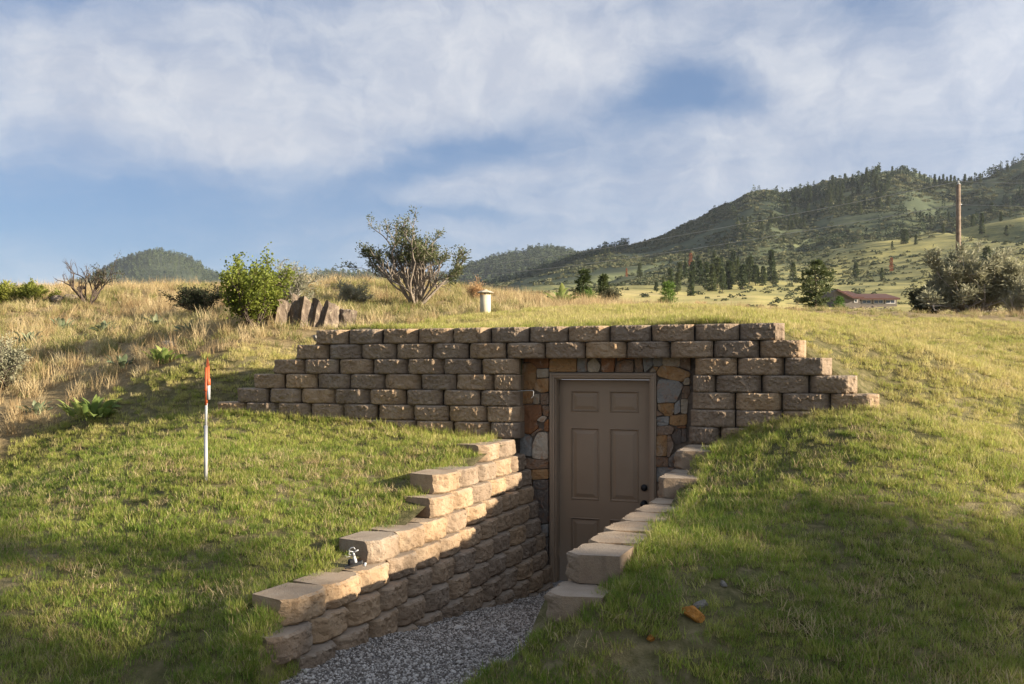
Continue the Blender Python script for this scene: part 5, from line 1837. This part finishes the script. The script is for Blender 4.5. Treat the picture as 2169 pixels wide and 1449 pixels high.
def clear(x, y):
    """True where grass may stand"""
    ok = ~((x > -3.20) & (x < np.where(y < 4.5, -1.52, -1.24)) & (y > 4.42) & (y < 8.74))
    ok &= ~((y > 8.33) & (y < 8.70) & (x > -6.65) & (x < 0.16))
    path_ = (x > -2.88) & (x < -1.72 - 0.9 * (4.42 - y)) & (y <= 4.42) & (y > 3.0)
    ok &= ~path_
    for c, r in BARE:
        ok &= ((x - c[0]) ** 2 + (y - c[1]) ** 2) > r * r * (0.6 + 0.8 * np.abs(np.sin(x * 70 + y * 45)))
    return ok


g = np.random.default_rng(99)
x, y, px, d = sample(36000, -160, 2330, 3.7, 19.0, g)
lw = lawn_w(x, y)
ok = clear(x, y) & (g.uniform(0, 1, len(x)) < lw)
# worn patches let the soil through
ok &= g.uniform(0, 1, len(x)) < np.clip(1.3 + 1.4 * fbm(x * 1.1, y * 1.1, 3, 61), 0.45, 1)
x, y, d = x[ok], y[ok], d[ok]
n = len(x)
clump = fbm(x * 2.2, y * 2.2, 3, 71)
ii = np.where(g.uniform(0, 1, n) < 0.10 + 0.25 * (clump > 0.2), 5 + g.integers(0, 2, n), g.integers(0, 5, n))
scl = g.uniform(0.70, 1.12, n) * (1 + 0.35 * np.clip(clump, -0.5, 0.8)) * (0.9 + 0.22 * sstep(6, 14, d))
scatter('lawn_grass', np.stack([x, y, H(x, y)], -1), lawn_src, ii, scl, g.uniform(0, 6.28, n), (g.normal(0, 0.12, n), g.normal(0, 0.12, n)), 'short mown lawn grass on the slopes in front of and above the wall')

# dead thatch lying in patches and taller uncut blades
th_src = [source('thatch', tuft(200 + i, 46, 0.08, 0.055, 0.5, 0.0034, 0.8, MAT['straw'], MAT['blade'], 0.2, 1.15)) for i in range(3)]
x, y, px, d = sample(9000, -160, 2330, 3.7, 16.0, g)
ok = clear(x, y) & (g.uniform(0, 1, len(x)) < lawn_w(x, y)) & (g.uniform(0, 1, len(x)) < np.clip(0.06 + 1.9 * fbm(x * 1.7, y * 1.7, 4, 65), 0.03, 0.9))
x, y, d = x[ok], y[ok], d[ok]
n = len(x)
scatter('lawn_thatch', np.stack([x, y, H(x, y) + 0.012], -1), th_src, g.integers(0, 3, n), g.uniform(0.6, 1.3, n), g.uniform(0, 6.28, n), (g.normal(0, 0.1, n), g.normal(0, 0.1, n)), 'dead straw thatch lying in patches in the lawn')

# longer grass hanging over the wall tops and along the edges
edge = []
for k in range(420):
    t_ = g.uniform(4.4, 8.3)
    if g.uniform() < 0.5: edge.append((-3.30 - abs(g.normal(0, 0.03)), t_))
    else: edge.append((-1.165 + abs(g.normal(0, 0.03)), t_))
for k in range(330):
    xx = g.uniform(-6.6, -3.35) if g.uniform() < 0.6 else g.uniform(-1.1, 0.3)
    edge.append((xx, 8.315 - abs(g.normal(0, 0.02))))
for k in range(200):
    edge.append((g.uniform(-5.3, -0.8), 8.73 + abs(g.normal(0, 0.02))))
for k in range(60):
    edge.append((g.uniform(-3.32, -2.96), g.uniform(4.0, 4.40)))
for k in range(160):
    yy_ = g.uniform(3.5, 4.40)
    if g.uniform() < 0.5: edge.append((-2.90 - abs(g.normal(0, 0.05)), yy_))
    else: edge.append((-1.70 - 0.9 * (4.42 - yy_) + abs(g.normal(0, 0.05)), yy_))
edge = np.array(edge)
n = len(edge)
long_src = [source('edge_tuft', tuft(50 + i, 34, 0.045, 0.085, 0.5, 0.004, 0.9, MAT['blade'], MAT['straw'], 0.15)) for i in range(3)]
scatter('edge_grass', np.c_[edge, H(edge[:, 0], edge[:, 1])], long_src, g.integers(0, 3, n), g.uniform(0.5, 1.05, n), g.uniform(0, 6.28, n), (g.normal(0, 0.15, n), g.normal(0, 0.15, n)),
        'longer uncut grass along the foot and tops of the walls')

# dry meadow
mead_src = [source('meadow_tuft', tuft(110 + i, 50, 0.10, 0.21, 0.5, 0.0050, 0.7, MAT['meadow_straw'], MAT['meadow_pink'], 0.30, 0.5)) for i in range(4)]
mead_src += [source('meadow_tuft', tuft(120 + i, 40, 0.09, 0.25, 0.5, 0.0050, 0.6, MAT['meadow_pink'], MAT['meadow_straw'], 0.35, 0.4)) for i in range(2)]
mead_src += [source('meadow_tuft', tuft(130 + i, 64, 0.11, 0.15, 0.4, 0.0070, 0.9, MAT['meadow_green'], MAT['meadow_straw'], 0.35, 0.6)) for i in range(3)]
x, y, px, d = sample(15000, -160, 2330, 9.5, 36.0, g, 0.25)
lw = lawn_w(x, y)
keepp = (g.uniform(0, 1, len(x)) > lw * 1.02) & clear(x, y)
keepp &= (px < 1280) | (g.uniform(0, 1, len(x)) < 0.55)
x, y, px, d = x[keepp], y[keepp], px[keepp], d[keepp]
n = len(x)
zone = fbm(x * 0.5, y * 0.5, 3, 81) + g.normal(0, 0.16, n)
ii = np.where(zone > -0.02, 6 + g.integers(0, 3, n), np.where(zone < -0.16, 4 + g.integers(0, 2, n), g.integers(0, 4, n)))
tall = np.interp(px, [0, 900, 1150, 1500, 2169], [1.0, 0.95, 0.85, 0.62, 0.58])
edge_ = np.interp(d - np.interp(px, LAWN_PX, LAWN_D), [-0.5, 1.5], [0.6, 1.0])
scatter('dry_meadow_grass', np.stack([x, y, H(x, y)], -1), mead_src, ii, g.uniform(0.55, 1.25, n) * tall * edge_, g.uniform(0, 6.28, n), (g.normal(0, 0.14, n), g.normal(0, 0.14, n)),
        'tall dry straw-coloured meadow grass covering the slope behind the lawn')

# gravel
peb = [source('pebble', rock_mesh(800 + i, 0.011, 0.009, 0.0065, 0.2, 1, 'pebble', None, 6)) for i in range(6)]
MAT['pebble'] = m_leaf('pebble_grey', [(0.12, 0.102, 0.085), (0.21, 0.185, 0.158), (0.30, 0.27, 0.235), (0.43, 0.395, 0.35)], 0.0, 30.0, 0.85, 1.4)
for p_ in peb:
    p_.data.materials.clear(); p_.data.materials.append(MAT['pebble'])
n = 46000
yy = 3.9 + (8.6 - 3.9) * g.uniform(0, 1, n) ** 1.15
xx = g.uniform(-3.1, -1.5, n)
ok = (xx > -2.98 + 0.04 * (yy - 4)) & ((yy > 4.4) | ((xx > -2.98) & (xx < -1.62 - 0.85 * (4.4 - yy))))
xx, yy = xx[ok], yy[ok]
n = len(xx)
zz = floor_z(yy) + 0.02 * fbm(xx * 3, yy * 3, 3, 41) + 0.003
scatter('gravel', np.stack([xx, yy, zz], -1), peb, g.integers(0, 6, n), g.uniform(0.40, 1.0, n) * (1 + 1.3 * (g.uniform(0, 1, n) > 0.975)) * (1 + 0.5 * (g.uniform(0, 1, n) > 0.96)), g.uniform(0, 6.28, n), (g.normal(0, 0.5, n), g.normal(0, 0.5, n)),
        'grey crushed gravel covering the path to the door')

# scrub dotting the hills
def blob(seed, mat):
    g_ = np.random.default_rng(seed)
    n_ = 46
    dirs = g_.normal(size=(n_, 3)); dirs[:, 2] = np.abs(dirs[:, 2]) * 0.8
    dirs /= np.linalg.norm(dirs, axis=1, keepdims=True)
    pos = dirs * g_.uniform(0.35, 0.8, (n_, 1))
    v, f = quads_leaves(pos, dirs + g_.normal(0, 0.5, (n_, 3)), 0.55, 0.45, g_, 0.0)
    return np_mesh('scrub', v, [f], mat)


MAT['scrub'] = m_leaf('hillside_scrub', [(0.060, 0.074, 0.036), (0.105, 0.115, 0.054), (0.17, 0.165, 0.08)], 0.15, 0.05, 0.8, 0.7)
scrub_src = [source('scrub', blob(i, MAT['scrub'])) for i in range(4)]
x, y, px, d = sample(56000, 950, 2330, 70.0, 1000.0, g, 0.5)
dens = np.interp(d, [70, 250, 330, 450, 600, 1000], [0.05, 0.10, 0.12, 0.45, 0.9, 0.9])
cl = fbm(x / 45.0, y / 45.0, 4, 91)
band_ = fbm(x / 160.0, y / 160.0, 3, 95)
ok = g.uniform(0, 1, len(x)) < np.clip(dens * (0.55 + 2.2 * cl + 1.2 * band_), 0.01, 1)
spur_ = np.exp(-((d - 495) / 45.0) ** 2) * sstep(1650, 1800, px)
ok &= g.uniform(0, 1, len(x)) > 0.92 * spur_
hq2, hd2 = hit(1840, 651)
ok &= ~((np.abs(px - 1835) < 85) & (np.abs(d - hd2) < 28))
x, y, d = x[ok], y[ok], d[ok]
n = len(x)
scatter('hillside_scrub', np.stack([x, y, H(x, y)], -1), scrub_src, g.integers(0, 4, n), g.uniform(0.5, 1.5, n) * np.interp(d, [70, 300, 1000], [0.5, 0.95, 1.9]), g.uniform(0, 6.28, n), (np.zeros(n), np.zeros(n)),
        'low green-grey scrub dotting the hillsides and valley', nonuni=g.uniform(0.6, 1.0, n))


# far woods that read as one mass
def far_tree(seed):
    g_ = np.random.default_rng(seed)
    pos, dirs = [], []
    for k in range(64):
        f_ = g_.uniform(0.1, 1.0)
        r_ = (1 - f_) * 0.20 + 0.01
        a = g_.uniform(0, 6.28)
        pos.append((math.cos(a) * r_ * g_.uniform(0.1, 0.8), math.sin(a) * r_ * g_.uniform(0.1, 0.8), f_ * 0.95))
        dirs.append((math.cos(a), math.sin(a), g_.uniform(-0.3, 0.8)))
    v, f = quads_leaves(np.array(pos), np.array(dirs), 0.16, 0.09, g_, 0.1)
    return np_mesh('conifer', v, [f], MAT['needle_far'])


MAT['needle_far'] = m_leaf('far_conifer', [(0.030, 0.045, 0.022), (0.046, 0.064, 0.030), (0.085, 0.11, 0.045)], 0.1, 0.004, 0.8, 0.5)
ft_src = [source('conifer', far_tree(i)) for i in range(5)]
x, y, px, d = sample(14000, 560, 1420, 1350.0, 1950.0, g, 0.6)
ok = (g.uniform(0, 1, len(x)) < np.clip(0.75 + 1.0 * fbm(x / 120.0, y / 120.0, 3, 101), 0.15, 1))
x1, y1, d1 = x[ok], y[ok], d[ok]
x, y, px, d = sample(9000, 60, 620, 1750.0, 2300.0, g, 0.6)
ok = (g.uniform(0, 1, len(x)) < np.clip(0.55 + 1.2 * fbm(x / 150.0, y / 150.0, 3, 103), 0.12, 1))
x2, y2, d2 = x[ok], y[ok], d[ok]
x, y, px, d = sample(2600, 1000, 1330, 760.0, 1050.0, g, 0.5)
ok = (H(x, y) > 0) & (g.uniform(0, 1, len(x)) < np.clip(0.3 + 1.6 * fbm(x / 90.0, y / 90.0, 3, 105), 0.0, 0.6)) & (d > 900)
x3, y3, d3 = x[ok], y[ok], d[ok]
x, y, px, d = sample(9000, 1480, 2330, 560.0, 965.0, g, 0.5)
ok = g.uniform(0, 1, len(x)) < np.clip(-0.05 + 1.5 * fbm(x / 80.0, y / 80.0, 3, 107), 0.0, 0.6) * np.interp(px, [1480, 1600, 1880, 2000], [0.15, 0.6, 0.7, 1.0]) * np.interp(d, [560, 700], [0.3, 1.0])
x4, y4, d4 = x[ok], y[ok], d[ok]
xa, ya = np.concatenate([x1, x2, x3, x4]), np.concatenate([y1, y2, y3, y4])
sc_ = np.concatenate([g.uniform(8, 17, len(x1)), g.uniform(9, 18, len(x2)), g.uniform(6, 11, len(x3)), g.uniform(5, 10, len(x4))])
n = len(xa)
scatter('distant_forest', np.stack([xa, ya, H(xa, ya)], -1), ft_src, g.integers(0, 5, n), sc_, g.uniform(0, 6.28, n), (np.zeros(n), np.zeros(n)), 'dark conifer forest covering the distant mountains', nonuni=g.uniform(0.8, 1.25, n))

# ------------------------------------------------------------------ the air between here and the mountains
mb = MB()
mb.box(-4300, -400, -60, 3600, 3900, 360)
m, t = new_mat('evening_haze')
vol = t('ShaderNodeVolumePrincipled', ins={'Color': (0.80, 0.88, 1.0, 1), 'Density': HAZE, 'Anisotropy': 0.2})
t('ShaderNodeOutputMaterial', ins={'Volume': vol.outputs[0]})
if HAZE > 0:
    hz_ = mb.build('haze', m)
    tag(hz_, 'thin evening haze over the valley', kind='stuff')
